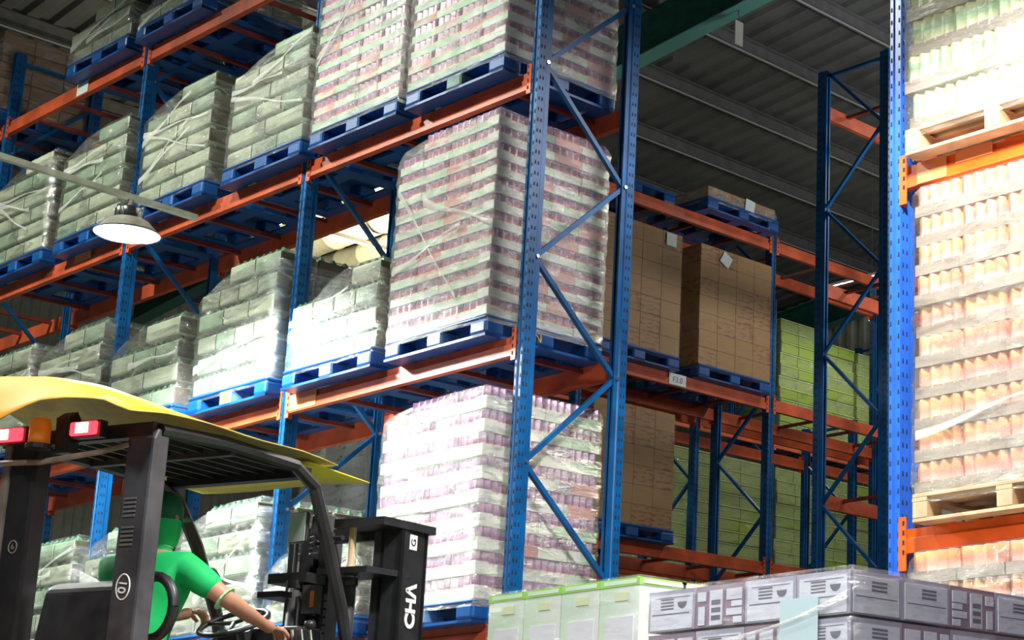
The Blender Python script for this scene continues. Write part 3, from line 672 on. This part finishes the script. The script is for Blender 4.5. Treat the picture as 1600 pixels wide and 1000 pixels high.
# ------------------------------------------------------------------ foreground loads
def printed_carton(w_, d_, h):
    q = MB().box((.002, .002, .001), (d_ - .002, w_ - .002, h - .003), 0)
    # -x face: header bars, text block and bowl sign on a white panel
    q.box((-.001, w_ * .06, h * .04), (.003, w_ * .94, h * .86), 1)
    for k in range(4): q.box((-.002, w_ * .45, h * (.52 + .075 * k)), (.0, w_ * .72, h * (.555 + .075 * k)), 2)
    q.box((-.002, w_ * .12, h * .40), (.0, w_ * .90, h * .425), 2)
    c = (w_ * .27, h * .68); pts = [(c[0] + .026 * math.cos(t), c[1] + .026 * math.sin(t)) for t in [PI + PI * i / 6 for i in range(7)]]
    q.prism(pts, -.002, 0, 2, ax=0)
    q.box((-.002, w_ * .12, h * .80), (.0, w_ * .85, h * .815), 2)
    # -y face
    q.box((d_ * .06, -.001, h * .04), (d_ * .94, .003, h * .86), 1)
    for k in range(3): q.box((d_ * .4, -.002, h * (.55 + .09 * k)), (d_ * .7, 0, h * (.60 + .09 * k)), 2)
    q.box((d_ * .1, -.002, h * .4), (d_ * .9, 0, h * .42), 2)
    return q.mesh('carton', [GREYP, PWHITE, PINK])
def column_carton(w_, d_, h):
    q = MB().box((.002, .002, .001), (d_ - .002, w_ - .002, h - .003), 0)
    def face(u0, u1, v0, v1, mi, e=.001):
        q.box((-e, w_ * u0, h * v0), (.002, w_ * u1, h * v1), mi); q.box((d_ * u0, -e, h * v0), (d_ * u1, .002, h * v1), mi)
    face(.05, .36, .60, .86, 1); face(.05, .26, .44, .57, 1); face(.05, .36, .24, .40, 1); face(.05, .22, .05, .2, 1)
    face(.44, .70, .04, .86, 1)
    for v in (.16, .34, .52): face(.48, .66, v, v + .11, 2, .002)
    face(.78, .95, .62, .84, 1); face(.80, .93, .06, .5, 1)
    return q.mesh('carton', [MAUVE, PWHITE, PINK])
FGW = 1.06
pc = [printed_carton(FGW / 4, 1.15 / 4, .162), column_carton(FGW / 4, 1.15 / 4, .162)]
fg = empty('plastic_pallet', (4.74, 4.19, 0), 'blue plastic pallet on the floor under the grey printed cartons', 'pallet')
for nm, me in (('deck', PB_DECK), ('bottom_frame', PB_BOT)): put(me, nm, fg)
for x in (0, PD / 2 - .075, PD - .15):
    for iy, y in enumerate((0, PW / 2 - .08, PW - .17)): put(PB_MID if iy == 1 else PB_END, 'block', fg, (x, y, 0))
def pickf(rr, i, j, L): return pc[(i + j + L) % 2] if rr.random() < .8 else pc[0]
fgl = grid_load('wrapped_carton_load', (4.74, 4.19, .146), 'wrapped grey and white printed cartons in the foreground at lower right', FGW, 1.15, 4, 4, 8, .169, pc, FILMF, seed=71, pick=pickf, jit=.004, strands=2, round_top=.012, filmgap=.006, fillm=GREYP)
MB().box((-.012, .15, 1.02), (-.0105, .34, 1.255)).build('paper_label', PAPER, fgl, label='blank pale paper sheet under the film').data.materials[0] = mat('pale_cyan_paper', (.66, .84, .86), .5)
# green and white cartons
q = MB().box((.002, .002, .001), (.26, .2445, .357), 0)
q.box((-.001, 0, .325), (.262, .247, .357), 1); q.box((-.002, .02, .333), (.0, .22, .349), 2); q.box((.02, -.002, .333), (.24, 0, .349), 2)
q.box((-.0015, .07, .265), (.002, .15, .30), 3); q.box((.07, -.0015, .265), (.15, .002, .30), 3); q.box((-.0015, .03, .03), (.002, .2, .2), 4)
gm = q.mesh('carton', [PALEG, LIMEB, PALEG, YBLOB, LILAC])
fp = pallet((4.92, 5.50, 0), label='blue plastic pallet on the floor under the pale green cartons')
grid_load('wrapped_carton_load', (4.90, 5.49, .146), 'pale green and white cartons with a lime top band in the foreground', .99, .95, 4, 4, 4, .3635, [gm], FILMF, seed=72, jit=.003, round_top=.01, filmgap=.004, fillm=PALEG)

# ------------------------------------------------------------------ hanging lamp on its bar
t = empty('high_bay_lamp', LAMP, 'lit round high bay lamp with grey shade hanging in front of the upper shelf', 'lamp')
MB().lathe([(.215, 0), (.205, .012), (.14, .085), (.115, .10), (.11, .10)], n=32).build('shade', MGREY, t, smooth=True)
MB().lathe([(.218, -.006), (.222, 0), (.218, .006)], n=32).build('rim', DGREY, t)
MB().lathe([(0, .004), (.205, .004)], n=32).build('lit_disc', LAMPW, t)
MB().lathe([(.0, .19), (.085, .185), (.095, .17), (.095, .10), (.118, .098)], n=24).build('housing', CHROME, t, smooth=True)
MB().tube([(0, 0, .18), (0, 0, .25)], .02).build('hook', MGREY, t)
d = Vector((1.42, .03, -.02)); 
bar = MB().bar((-1.35, -.05, .03), (.52, .03, -.01), .045, .04).build('steel_bar', mat('pale_green_steel', (.34, .36, .27), .5, var=.2), None, LAMP + Vector((-.02, 0, .27)), label='long pale steel bar carrying the high bay lamp', cat='bar')
# drop light plate near the rafter
t = empty('hanging_plate', (12.70, 13.0, ZR(13.0) - .735 - .11), 'small pale plate hanging from a hook below the green rafter', 'sign')
MB().box((-.06, -.05, -.30), (.06, -.035, -.02)).build('plate', mat('pale_plate', (.5, .5, .42), .5), t)
MB().tube([(0, -.04, -.03), (.02, -.04, .03), (-.01, -.04, .06), (0, -.04, .12)], .008).build('hook', PURL, t)
# tube lights near the far roof
for i, (x, y, z, lab) in enumerate(((10.75, 18.6, 7.62, 'lit tube light seen through the rack above the crumpled load'), (18.6, 16.6, 8.35, 'lit tube light high beyond the empty blue frame'), (20.2, 16.9, 8.3, 'lit tube light farthest right beyond the near post'))):
    t = empty('tube_light', (x, y, z), lab, 'lamp')
    MB().tube([(0, -.6, 0), (0, .6, 0)], .018, 8).build('tube', TUBEW, t); MB().box((-.04, -.63, .02), (.04, .63, .06)).build('housing', WHITE, t)
    for yy in (-.5, .5): MB().tube([(0, yy, .05), (0, yy, ZR(y + yy) - z + .02)], .006, 5).build('hanger_rod', PURL, t)

t = empty('ventilation_ducts', (11.6, 17.9, 7.7), 'cream ducts hanging under the roof, seen through the rack above the low crumpled load', 'ducts')
CRD = mat('cream_duct_paint', (.62, .58, .40), .5, var=.1)
for k, (dx_, dz_, rad) in enumerate(((-.45, .25, .17), (0, .05, .19), (.48, -.1, .17))):
    q = MB(); q.lathe([(0, -2.1), (rad, -2.1)] + [p for m_ in range(9) for p in ((rad, -2.1 + m_ * .5), (rad + .012, -2.08 + m_ * .5), (rad, -2.06 + m_ * .5))] + [(rad, 2.1), (0, 2.1)], n=20)
    q.build('duct', CRD, t, (dx_, 0, dz_), (-PI / 2, 0, 0), smooth=True)
for yy in (-1.7, 0, 1.7):
    MB().box((-.75, -.03, -.33), (.75, .03, -.28)).build('duct_bearer', WHITE, t, (0, yy, 0))
    for xx in (-.72, .72): MB().tube([(xx, yy, -.3), (xx, yy, ZR(17.9 + yy) - 7.7)], .01, 6).build('hanger_rod', PURL, t)
# ------------------------------------------------------------------ forklift (local: x forward, y left)
FK = empty('forklift', (3.49, 7.33, 0), 'black forklift with a yellow roof sheet and lit red tail lamps', 'forklift', rz=math.radians(20))
def F(mb, name, m, **k): return mb.build(name, m, FK, **k)
# rear pillars (broad plate legs)
for s, l0, l1, nm in ((0, -.345, -.205, 'r'), (1, .265, .40, 'l')):
    q = MB(); q.prism([(-.05, 1.0), (.04, 1.0), (.04, 2.19), (-.03, 2.21), (-.05, 2.16)], l0, l1, ax=1)
    me = q.mesh('rear_pillar', DGREY if s == 0 else BLACK); bev(me, .012, 2); p = put(me, 'rear_pillar', FK)
    if s == 0:
        for g in (0, 1):
            for k in range(5): MB().box((-.056, l0 + .055, 1.905 - .012 * k * 1.5 - g * .12), (-.049, l0 + .115, 1.914 - .012 * k * 1.5 - g * .12)).build('vent_slot', PURL, p)
    q = MB(); yc, zc = (l0 + .075, 1.545) if s == 0 else (l0 + .065, 1.74); ry, rz_ = (.034, .052) if s == 0 else (.022, .026)
    pts = [(-.053, yc + ry * math.cos(a), zc + rz_ * math.sin(a)) for a in [2 * PI * i / 24 for i in range(25)]]
    q.tube(pts, .003, 5, cap=False).build('number_ring', WHITE if s == 0 else MGREY, p)
    if s == 0:
        lettering('01', .056, WHITE, p, (-.0535, yc, zc), (Matrix.Rotation(-PI / 2, 3, 'Z') @ Matrix.Rotation(PI / 2, 3, 'X') @ Matrix.Rotation(PI / 2 - .15, 3, 'Z')).to_euler(), bold=.0006)
    else: lettering('6', .034, MGREY, p, (-.0535, yc, zc), (PI / 2, 0, -PI / 2))
    if s: MB().box((-.055, l1, 1.0), (.03, l1 + .035, 2.2)).build('pillar_edge', MGREY, p)
# guard frame and slats
F(MB().bar((-.02, -.33, 2.2), (-.02, .46, 2.2), .05, .06), 'guard_crossbar', BLACK)
q = MB(); q.tube([(-.01, -.33, 2.2), (.4, -.335, 2.225), (.85, -.33, 2.215), (1.0, -.33, 2.14), (1.12, -.325, 1.92), (1.28, -.32, 1.6), (1.42, -.32, 1.2)], .03, 8); F(q, 'front_pillar', BLACK)
q = MB(); q.tube([(-.01, .46, 2.2), (.4, .465, 2.21), (.85, .46, 2.2), (1.0, .45, 2.12), (1.12, .42, 1.92), (1.28, .40, 1.6), (1.42, .4, 1.2)], .03, 8); F(q, 'front_pillar', BLACK)
F(MB().bar((.95, -.32, 2.2), (.95, .46, 2.2), .06, .05), 'guard_crossbar', BLACK)
F(MB().bar((.45, -.32, 2.2), (.45, .46, 2.2), .035, .035), 'guard_crossbar', DGREY)
for k in range(8): F(MB().bar((0, -.25 + .088 * k, 2.215), (.95, -.25 + .088 * k, 2.22), .014, .03), 'guard_slat', BLACK)
q = MB(); q.tube([(-.07, .44, 2.10), (-.09, .2, 2.085), (-.08, -.1, 2.11), (-.05, -.22, 2.14)], .012, 6); F(q, 'grab_bar', MGREY)
# yellow roof sheet: arched, drooping at the rear
def sheet(rows, nl, fz, m, name, th=.006, **k):
    q = MB(); vs = []
    for a in rows:
        for j in range(nl + 1): vs.append(fz(a, j / nl))
    nr = len(rows); n = nl + 1; off = len(vs); vs += [(x, y, z - th) for x, y, z in vs]
    fs = [(i * n + j, i * n + j + 1, (i + 1) * n + j + 1, (i + 1) * n + j) for i in range(nr - 1) for j in range(nl)]
    fs2 = [tuple(off + v for v in f[::-1]) for f in fs]
    bd = [(i, i + 1) for i in range(nl)] + [(i * n + nl, (i + 1) * n + nl) for i in range(nr - 1)] + [((nr - 1) * n + i + 1, (nr - 1) * n + i) for i in reversed(range(nl))] + [((i + 1) * n, i * n) for i in reversed(range(nr - 1))]
    q.add(vs, fs, 0); q.add([], [], 0); o = 0
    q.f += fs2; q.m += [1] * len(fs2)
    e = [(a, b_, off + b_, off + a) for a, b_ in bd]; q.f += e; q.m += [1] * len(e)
    return q.build(name, m, FK, smooth=True, **k)
def itp(x, tab):
    for (x0, y0), (x1, y1) in zip(tab, tab[1:]):
        if x <= x1: return y0 + (y1 - y0) * max(0, (x - x0) / (x1 - x0))
    return tab[-1][1]
def fz(a, t):
    """a: forward position, t: 0 right .. 1 left"""
    l = -.40 + 1.2 * t
    crest = itp(l, [(-.40, 2.262), (-.35, 2.28), (-.2, 2.345), (-.05, 2.40), (.24, 2.47), (.52, 2.50), (.8, 2.47)])
    drop = itp(l, [(-.40, .03), (-.26, .03), (-.12, .07), (.08, .13), (.27, .24), (.5, .27), (.8, .22)])
    if a > -.05:
        u = min(1, (a + .05) / 1.1); u = u * u * (3 - 2 * u); z = crest * (1 - u) + (2.285 - .03 * max(0, abs(l - .1) - .3)) * u
    else: z = crest - drop * ((-.05 - a) / .21) ** 1.25
    return (a, l + (.10 if t == 0 else 0) * max(0, min(1, a - .5)), z + .006 * math.sin(a * 9 + t * 7))
sheet([-.26, -.22, -.18, -.14, -.10, -.05, 0, .08, .18, .3, .42, .55, .7, .85, 1.0, 1.15], 18, fz, [YEL, YELIN], 'roof_sheet', label='weathered yellow sheet draped over the guard')
def fz2(a, t):
    l = -.30 + .95 * t; x = .98 + (.44 - .06 * t) * a
    return (x, l - .02 * a, 2.262 - .022 * a + .008 * math.sin(t * 6))
sheet([0, .25, .5, .75, 1], 6, fz2, [LEMON, LEMON], 'visor_sheet', label='bright lemon yellow front visor')
# tail lamps and beacon
for l in (-.06, .33):
    F(MB().box((-.13, l - .075, 2.165), (-.09, l + .075, 2.235)), 'lamp_housing', BLACK)
    q = MB().box((-.15, l - .068, 2.172), (-.13, l + .068, 2.228)); o = put(bev(q.mesh('tail_lamp', REDL), .006), 'tail_lamp', FK)
    c = l + (.0 if l < 0 else .03); MB().box((-.154, c - .03, 2.18), (-.149, c + .03, 2.222)).build('lamp_core', REDC, o)
F(MB().lathe([(0, .11), (.035, .108), (.042, .09), (.042, .0), (0, 0)], (-.12, .19, 2.155), 16), 'beacon', AMBER, smooth=True)
F(MB().lathe([(0, .02), (.05, .02), (.05, 0), (0, 0)], (-.12, .19, 2.135), 16), 'beacon_base', BLACK)
q = MB(); q.prism([(-.08, 2.12), (-.03, 2.12), (-.02, 2.26), (-.05, 2.30), (-.09, 2.27)], .07, .14, ax=1); F(q, 'sheet_bracket', BLACK)
# body, counterweight, hood
q = MB(); q.prism([(-.55, .35), (-.6, .9), (-.45, 1.02), (.0, 1.05), (.25, 1.0), (.25, .35)], -.42, .52, ax=1); me = bev(q.mesh('counterweight', YEL), .05, 3); put(me, 'counterweight', FK)
q = MB().box((.25, -.40, .35), (1.45, .50, .62)); put(bev(q.mesh('chassis', DGREY), .03, 2), 'chassis', FK)
q = MB(); q.prism([(1.25, .6), (1.25, 1.2), (1.45, 1.15), (1.5, .6)], -.33, .42, ax=1); F(q, 'dashboard_cowl', BLACK)
for fx, l, r in ((-.2, -.38, .27), (-.2, .48, .27), (1.3, -.40, .33), (1.3, .50, .33)):
    q = MB(); q.lathe([(0, -.09), (r * .6, -.09), (r * .62, -.07), (r * .95, -.085), (r, -.05), (r, .05), (r * .95, .085), (r * .62, .07), (r * .6, .09), (0, .09)], n=24); q.build('wheel', BLACK, FK, (fx, l, r), (PI / 2, 0, 0), smooth=False)
# seat
q = MB(); q.prism([(.10, 1.02), (.05, 1.25), (.10, 1.58), (.16, 1.62), (.22, 1.58), (.24, 1.30), (.26, 1.02)], -.14, .30, ax=1); me = bev(q.mesh('seat_back', BLACK), .05, 4); put(me, 'seat_back', FK)
q = MB().box((.2, -.10, 1.0), (.7, .34, 1.12)); put(bev(q.mesh('seat_cushion', BLACK), .03, 2), 'seat_cushion', FK)
arc = [(.15, -.245 - .105 * math.cos(a), 1.485 + .13 * math.sin(a)) for a in [2 * PI * i / 24 for i in range(25)]]
F(MB().tube(arc, .022, 10, cap=False), 'seat_handle', BLACK, smooth=True)
F(MB().tube([(.15, -.15, 1.40), (.16, -.04, 1.36)], .02, 8), 'handle_mount', BLACK)

# steering column, wheel, levers
F(MB().tube([(1.3, .10, 1.1), (1.12, .10, 1.50)], .035, 8), 'steering_column', BLACK)
q = MB(); ring = []
cx, cy, cz = 1.05, .10, 1.53; ax1 = Vector((0, 1, 0)); ax2 = Vector((.80, 0, .42)).normalized()
for i in range(25):
    a = 2 * PI * i / 24; ring.append(Vector((cx, cy, cz)) + (ax1 * math.cos(a) + ax2 * math.sin(a)) * .155)
q.tube(ring, .013, 8, cap=False)
for a in (0, 2.1, 4.2): q.tube([Vector((cx, cy, cz)), Vector((cx, cy, cz)) + (ax1 * math.cos(a) + ax2 * math.sin(a)) * .155], .01, 6)
F(q, 'steering_wheel', BLACK, smooth=True)
q = MB().box((1.16, -.18, 1.36), (1.34, .30, 1.52)); put(bev(q.mesh('instrument_panel', BLACK), .02, 2), 'instrument_panel', FK)
for k in range(3): F(MB().tube([(1.22, -.24 + .05 * k, 1.3), (1.15, -.25 + .05 * k, 1.50)], .008, 6), 'lever', CHROME)
F(MB().lathe([(0, .03), (.025, .025), (.03, 0), (0, -.02)], (1.15, -.25, 1.51), 10), 'lever_knob', BLACK, smooth=True)
# mirrors, headlamp
q = MB().box((-.012, -.062, -.075), (.012, .062, .075)); me = bev(q.mesh('mirror_shell', BLACK), .012, 2)
mr_ = put(me, 'mirror', FK, (1.06, -.215, 1.965), (0, 0, -.2)); MB().box((-.0145, -.056, -.068), (-.0125, .056, .068)).build('mirror_glass', GLASS, mr_)
q = MB(); q.lathe([(0, .0), (.05, .01), (.06, .05), (.04, .09), (0, .1)], n=14); q.build('fan', BLACK, FK, (1.15, .33, 1.74), (0, -1.2, 0), smooth=True)
q = MB().box((-.03, -.05, -.05), (.03, .05, .05)); put(bev(q.mesh('work_lamp', DGREY), .01), 'work_lamp', FK, (1.35, -.12, 2.03)); F(MB().tube([(1.35, -.12, 1.96), (1.3, -.28, 1.95)], .012, 6), 'lamp_bracket', BLACK)
# mast: two outer channels, inner rails, crossheads, cylinders
for l in (-.385, .25):
    s = 1 if l < 0 else -1
    q = MB(); q.prism([(1.62, .1), (1.84, .1), (1.84, 2.06), (1.62, 2.08)], l, l + .035, ax=1); q.box((1.62, min(l, l + s * .10), .1), (1.645, max(l, l + s * .10), 2.07)); q.box((1.81, min(l, l + s * .10), .1), (1.835, max(l, l + s * .10), 2.06))
    rail = F(q, 'mast_outer_rail', BLACK)
    q = MB(); li = l + s * .12; q.box((1.66, min(li, li + s * .03), .12), (1.80, max(li, li + s * .03), 2.05)); q.box((1.66, min(li, li + s * .07), .12), (1.68, max(li, li + s * .07), 2.05)); F(q, 'mast_inner_rail', DGREY)
    if l < 0:
        lettering('CH\u039b', .105, WHITE, rail, (1.73, l - .002, 1.665), (PI / 2, -PI / 2, 0), bold=.0045, label='white block letters CH\u039b')
        MB().box((1.685, l - .003, 1.945), (1.745, l - .001, 2.02)).build('emblem_plate', WHITE, rail, label='small white plate with a black curl'); 
        lettering('G', .055, BLACK, rail, (1.715, l - .004, 1.982), (PI / 2, -PI / 2, 0))
    c0 = -.17 if l < 0 else .15
    F(MB().tube([(1.52, c0, .2), (1.52, c0, 1.78)], .034, 12), 'lift_cylinder', DGREY, smooth=True)
    F(MB().tube([(1.52, c0, 1.78), (1.52, c0, 2.06)], .018, 10), 'piston_rod', WOOD if l < 0 else CHROME)
    F(MB().tube([(1.52, c0, 1.75), (1.52, c0, 1.79)], .043, 12), 'cylinder_collar', BLACK)
    q = MB(); y0, y1 = (-.415, -.08) if l < 0 else (.07, .30); q.prism([(1.48, y0 + .04), (1.48, y1), (1.55, y1 + .02), (1.86, y1 - .05), (1.86, y0)], 2.04, 2.08, ax=2) if l < 0 else q.box((1.5, y0, 1.78), (1.7, y1, 1.83)); F(q, 'mast_head_plate', BLACK)
    q = MB(); y0, y1 = (-.39, -.05) if l < 0 else (.10, .29); q.prism([(1.42, y0 + .05), (1.42, y1), (1.66, y1), (1.70, y0)], 1.80 if l < 0 else 1.70, 1.83 if l < 0 else 1.73, ax=2); F(q, 'mast_bracket', BLACK)
for z in (.5, 1.3, 2.0): F(MB().box((1.68, -.37, z), (1.72, .27, z + .07)), 'mast_crossmember', BLACK)
for s in (.02, .08): 
    q = MB()
    for k in range(26): q.box((1.585, s, .7 + k * .04), (1.605, s + .02, .7 + k * .04 + .028))
    F(q, 'lift_chain', DGREY, kind='stuff')
q = MB(); z = 1.9
q.tube([(1.50 + .02 * math.cos(i * .9), .04 + .02 * math.sin(i * .9), 1.9 + i * .004) for i in range(40)], .005, 5); F(q, 'hose_coil', DGREY)
F(MB().box((1.48, .0, 1.62), (1.54, .07, 1.76)), 'valve_box', DGREY); F(MB().box((1.478, .0, 1.65), (1.481, .022, 1.73)), 'warning_sticker', mat('orange_sticker', (.8, .2, .03), .5))
q = MB().box((1.88, -.46, .25), (1.93, .46, .33)); q.box((1.88, -.46, .62), (1.93, .46, .70)); F(q, 'fork_carriage', BLACK)
for l in (-.3, .22): q = MB(); q.prism([(1.93, .06), (3.0, .05), (3.0, .065), (1.98, .10), (1.98, .72), (1.93, .72)], l, l + .11, ax=1); F(q, 'fork', BLACK)

# ------------------------------------------------------------------ the driver
def skinned(name, verts, edges, radii, m, parent, sub=2, root=0, **k):
    me = bpy.data.meshes.new(name); me.from_pydata([tuple(v) for v in verts], edges, []); o = bpy.data.objects.new(name, me); COL.objects.link(o)
    md = o.modifiers.new('s', 'SKIN'); md.use_smooth_shade = True
    for i, r_ in enumerate(radii):
        sv = me.skin_vertices[0].data[i]; sv.radius = r_ if isinstance(r_, tuple) else (r_, r_); sv.use_root = (i == root)
    sb = o.modifiers.new('u', 'SUBSURF'); sb.levels = sub; sb.render_levels = sub
    bpy.context.view_layer.update()
    nm = bpy.data.meshes.new_from_object(o.evaluated_get(bpy.context.evaluated_depsgraph_get())); bpy.data.objects.remove(o)
    nm.materials.clear(); nm.materials.append(m); nm.name = name
    nm.polygons.foreach_set('use_smooth', [True] * len(nm.polygons)); return nm
J = dict(pel=(.46, .09, 1.20), wai=(.46, .09, 1.36), che=(.50, .08, 1.56), upc=(.52, .07, 1.68), nek=(.535, .065, 1.79), hd0=(.56, .08, 1.87), hd1=(.565, .088, 1.96), hd2=(.56, .088, 2.02),
         rs=(.53, -.10, 1.71), re=(.60, -.275, 1.575), rm=(.75, -.255, 1.535), rw=(.93, -.215, 1.50), rh=(1.0, -.20, 1.49),
         ls=(.50, .262, 1.72), le=(.72, .38, 1.50), lw=(.94, .30, 1.56), lh=(1.01, .27, 1.585),
         rhp=(.52, -.01, 1.17), rk=(.95, -.05, 1.20), ra=(1.12, -.06, .78), rf=(1.24, -.06, .70), lhp=(.52, .19, 1.17), lk=(.95, .26, 1.20), la=(1.12, .27, .78), lf=(1.24, .27, .70))
RD = dict(pel=.12, wai=.125, che=.13, upc=.11, nek=.052, hd0=.062, hd1=.080, hd2=.066, rs=.065, re=.042, rm=.040, rw=.027, rh=.034, ls=.065, le=.042, lw=.027, lh=.034,
          rhp=.085, rk=.062, ra=.042, rf=.045, lhp=.085, lk=.062, la=.042, lf=.045)
ks = list(J); ix = {k: i for i, k in enumerate(ks)}
E_ = [('pel', 'wai'), ('wai', 'che'), ('che', 'upc'), ('upc', 'nek'), ('nek', 'hd0'), ('hd0', 'hd1'), ('hd1', 'hd2'), ('upc', 'rs'), ('rs', 're'), ('re', 'rm'), ('rm', 'rw'), ('rw', 'rh'), ('upc', 'ls'), ('ls', 'le'), ('le', 'lw'), ('lw', 'lh'),
      ('pel', 'rhp'), ('rhp', 'rk'), ('rk', 'ra'), ('ra', 'rf'), ('pel', 'lhp'), ('lhp', 'lk'), ('lk', 'la'), ('la', 'lf')]
bme = skinned('person', [J[k] for k in ks], [(ix[a], ix[b_]) for a, b_ in E_], [RD[k] for k in ks], SKIN, None)
# hands, ears, nose joined to the body mesh
def join(me, other):
    bm = bmesh.new(); bm.from_mesh(me); bm.from_mesh(other); bm.to_mesh(me); bm.free()
def hand(w, dirv, side, curl, upv):
    d = Vector(dirv).normalized(); u = Vector(upv); sd = d.cross(u).normalized() * side; u = sd.cross(d).normalized() * side
    w = Vector(w); chains = []
    for k in range(4):
        base = w + sd * (.024 - .016 * k) - d * .01; ln = (.034, .038, .035, .028)[k]; p = base + d * .035; c1 = d.copy(); pts = [base, p]
        for j in range(3):
            ang = curl * (j + 1) * .55; c = d * math.cos(ang) - u * math.sin(ang); p = p + c * ln * (1, .75, .6)[j]; pts.append(p)
        chains.append((pts, [.010, .0095, .009, .008, .0065]))
    base = w + sd * .022 - d * .02; p1 = base + (d * .6 + sd * .7 - u * .2).normalized() * .035; p2 = p1 + (d * .85 + sd * .15 - u * .5).normalized() * .03; p3 = p2 + (d * .8 - sd * .1 - u * .6).normalized() * .022
    chains.append(([base, p1, p2, p3], [.013, .011, .010, .008]))
    q = MB()
    for pts, rr2 in chains: q.tube(pts, rr2, 8)
    return q.mesh('hand', SKIN, True)
join(bme, hand((1.03, -.195, 1.49), (.95, .1, -.12), 1, 1.15, (0, 0, 1)))
join(bme, hand((1.03, .262, 1.59), (.9, -.3, -.1), -1, 1.2, (0, 0, 1)))
q = MB()
for s in (-1, 1): q.lathe([(0, -.01), (.018, -.006), (.02, 0), (.012, .006), (0, .006)], n=10)
ear = MB()
for s in (-1, 1): ear.tube([(.555, .088 + s * .076, 1.90), (.55, .088 + s * .085, 1.925), (.552, .088 + s * .085, 1.95), (.562, .088 + s * .078, 1.96)], [.008, .013, .014, .008], 8)
ear.tube([(.655, .088, 1.955), (.672, .088, 1.93), (.66, .088, 1.915)], [.008, .014, .01], 8)      # nose
join(bme, ear.mesh('e', SKIN, True))
for p in bme.polygons: p.use_smooth = True
PR = put(bme, 'person', None, (3.49 - .342 * .045, 7.33 + .94 * .045, 0), (0, 0, math.radians(20)), label='person seen from behind in a green polo shirt and cap driving the forklift', cat='person')
dk = [('pel', .135), ('wai', .142), ('che', .150), ('upc', .125), ('ncol', .062), ('rs', .082), ('rslv', .060), ('ls', .082), ('lslv', .066)]
J['ncol'] = (.53, .068, 1.775); J['rslv'] = (.585, -.240, 1.602); J['lslv'] = (.60, .31, 1.615)
kk = [a for a, _ in dk]; ei = [('pel', 'wai'), ('wai', 'che'), ('che', 'upc'), ('upc', 'ncol'), ('upc', 'rs'), ('rs', 'rslv'), ('upc', 'ls'), ('ls', 'lslv')]
sh = skinned('polo_shirt', [J[a] for a in kk], [(kk.index(a), kk.index(b_)) for a, b_ in ei], [r_ for _, r_ in dk], SHIRT, None); put(sh, 'polo_shirt', PR)
q = MB(); q.tube([Vector(J['rslv']) + Vector((.012, -.022, -.022)), Vector(J['rslv']) + Vector((.015, -.028, -.027))], .058, 14); q.build('sleeve_trim', SHIRTE, PR)
q = MB(); q.tube([(.53, .067, 1.775), (.54, .066, 1.812)], [.066, .058], 16, cap=False); q.build('collar', SHIRT, PR, smooth=True); 
q = MB(); q.tube([(.54, .066, 1.812), (.541, .066, 1.818)], [.059, .058], 16, cap=False); q.build('collar_trim', SHIRTE, PR)
lg = ['rhp', 'rk', 'ra', 'pel', 'lhp', 'lk', 'la']
tr = skinned('trousers', [J[a] for a in lg], [(0, 1), (1, 2), (3, 0), (3, 4), (4, 5), (5, 6)], [.1, .078, .06, .145, .1, .078, .06], TROUS, None, root=3); put(tr, 'trousers', PR)
for s in ('rf', 'lf'):
    j = J[s]; q = MB().box((j[0] - .16, j[1] - .05, .62), (j[0] + .12, j[1] + .05, .72)); put(bev(q.mesh('shoe', BLACK), .03, 2), 'shoe', PR)
q = MB(); q.lathe([(0, .105), (.045, .10), (.075, .075), (.092, .03), (.095, -.03), (.094, -.05)], (.555, .088, 1.965), 20); q.build('cap', CAPM, PR, smooth=True)
q = MB(); q.lathe([(.096, .005), (.099, -.04), (.090, -.10), (.074, -.118)], (.55, .085, 1.93), 20); hoodm = q.mesh('neck_flap', SHIRT, True)
bm = bmesh.new(); bm.from_mesh(hoodm); bmesh.ops.delete(bm, geom=[v for v in bm.verts if v.co.x > .60 and v.co.z < 1.92], context='VERTS'); bm.to_mesh(hoodm); bm.free(); put(hoodm, 'neck_flap', PR, label='bright green neck flap')
q = MB(); q.prism([(.63, .02), (.71, .05), (.72, .09), (.71, .13), (.63, .16)], 1.955, 1.965); q.build('cap_brim', CAPM, PR)
q = MB(); q.lathe([(.083, .02), (.078, -.04), (.070, -.075), (.066, -.10), (.058, -.104)], (.555, .085, 1.90), 16); q.build('hair', HAIR, PR, smooth=True)
q = MB()
for s in (-1, 1): q.lathe([(0, .006), (.008, .004), (.01, 0), (.008, -.004), (0, -.006)], (.648, .088 + s * .034, 1.955), 8)
q.build('eyes', WHITE, PR); q = MB().box((.632, .068, 1.892), (.640, .108, 1.899)); q.build('mouth', mat('lips', (.35, .1, .08), .5), PR)
q = MB(); q.tube([(.545, .078, 1.805), (.548, .08, 1.828)], [.066, .070], 18, cap=False); q.build('neck_strap', HAIR, PR, smooth=True, label='dark strap under the neck flap')
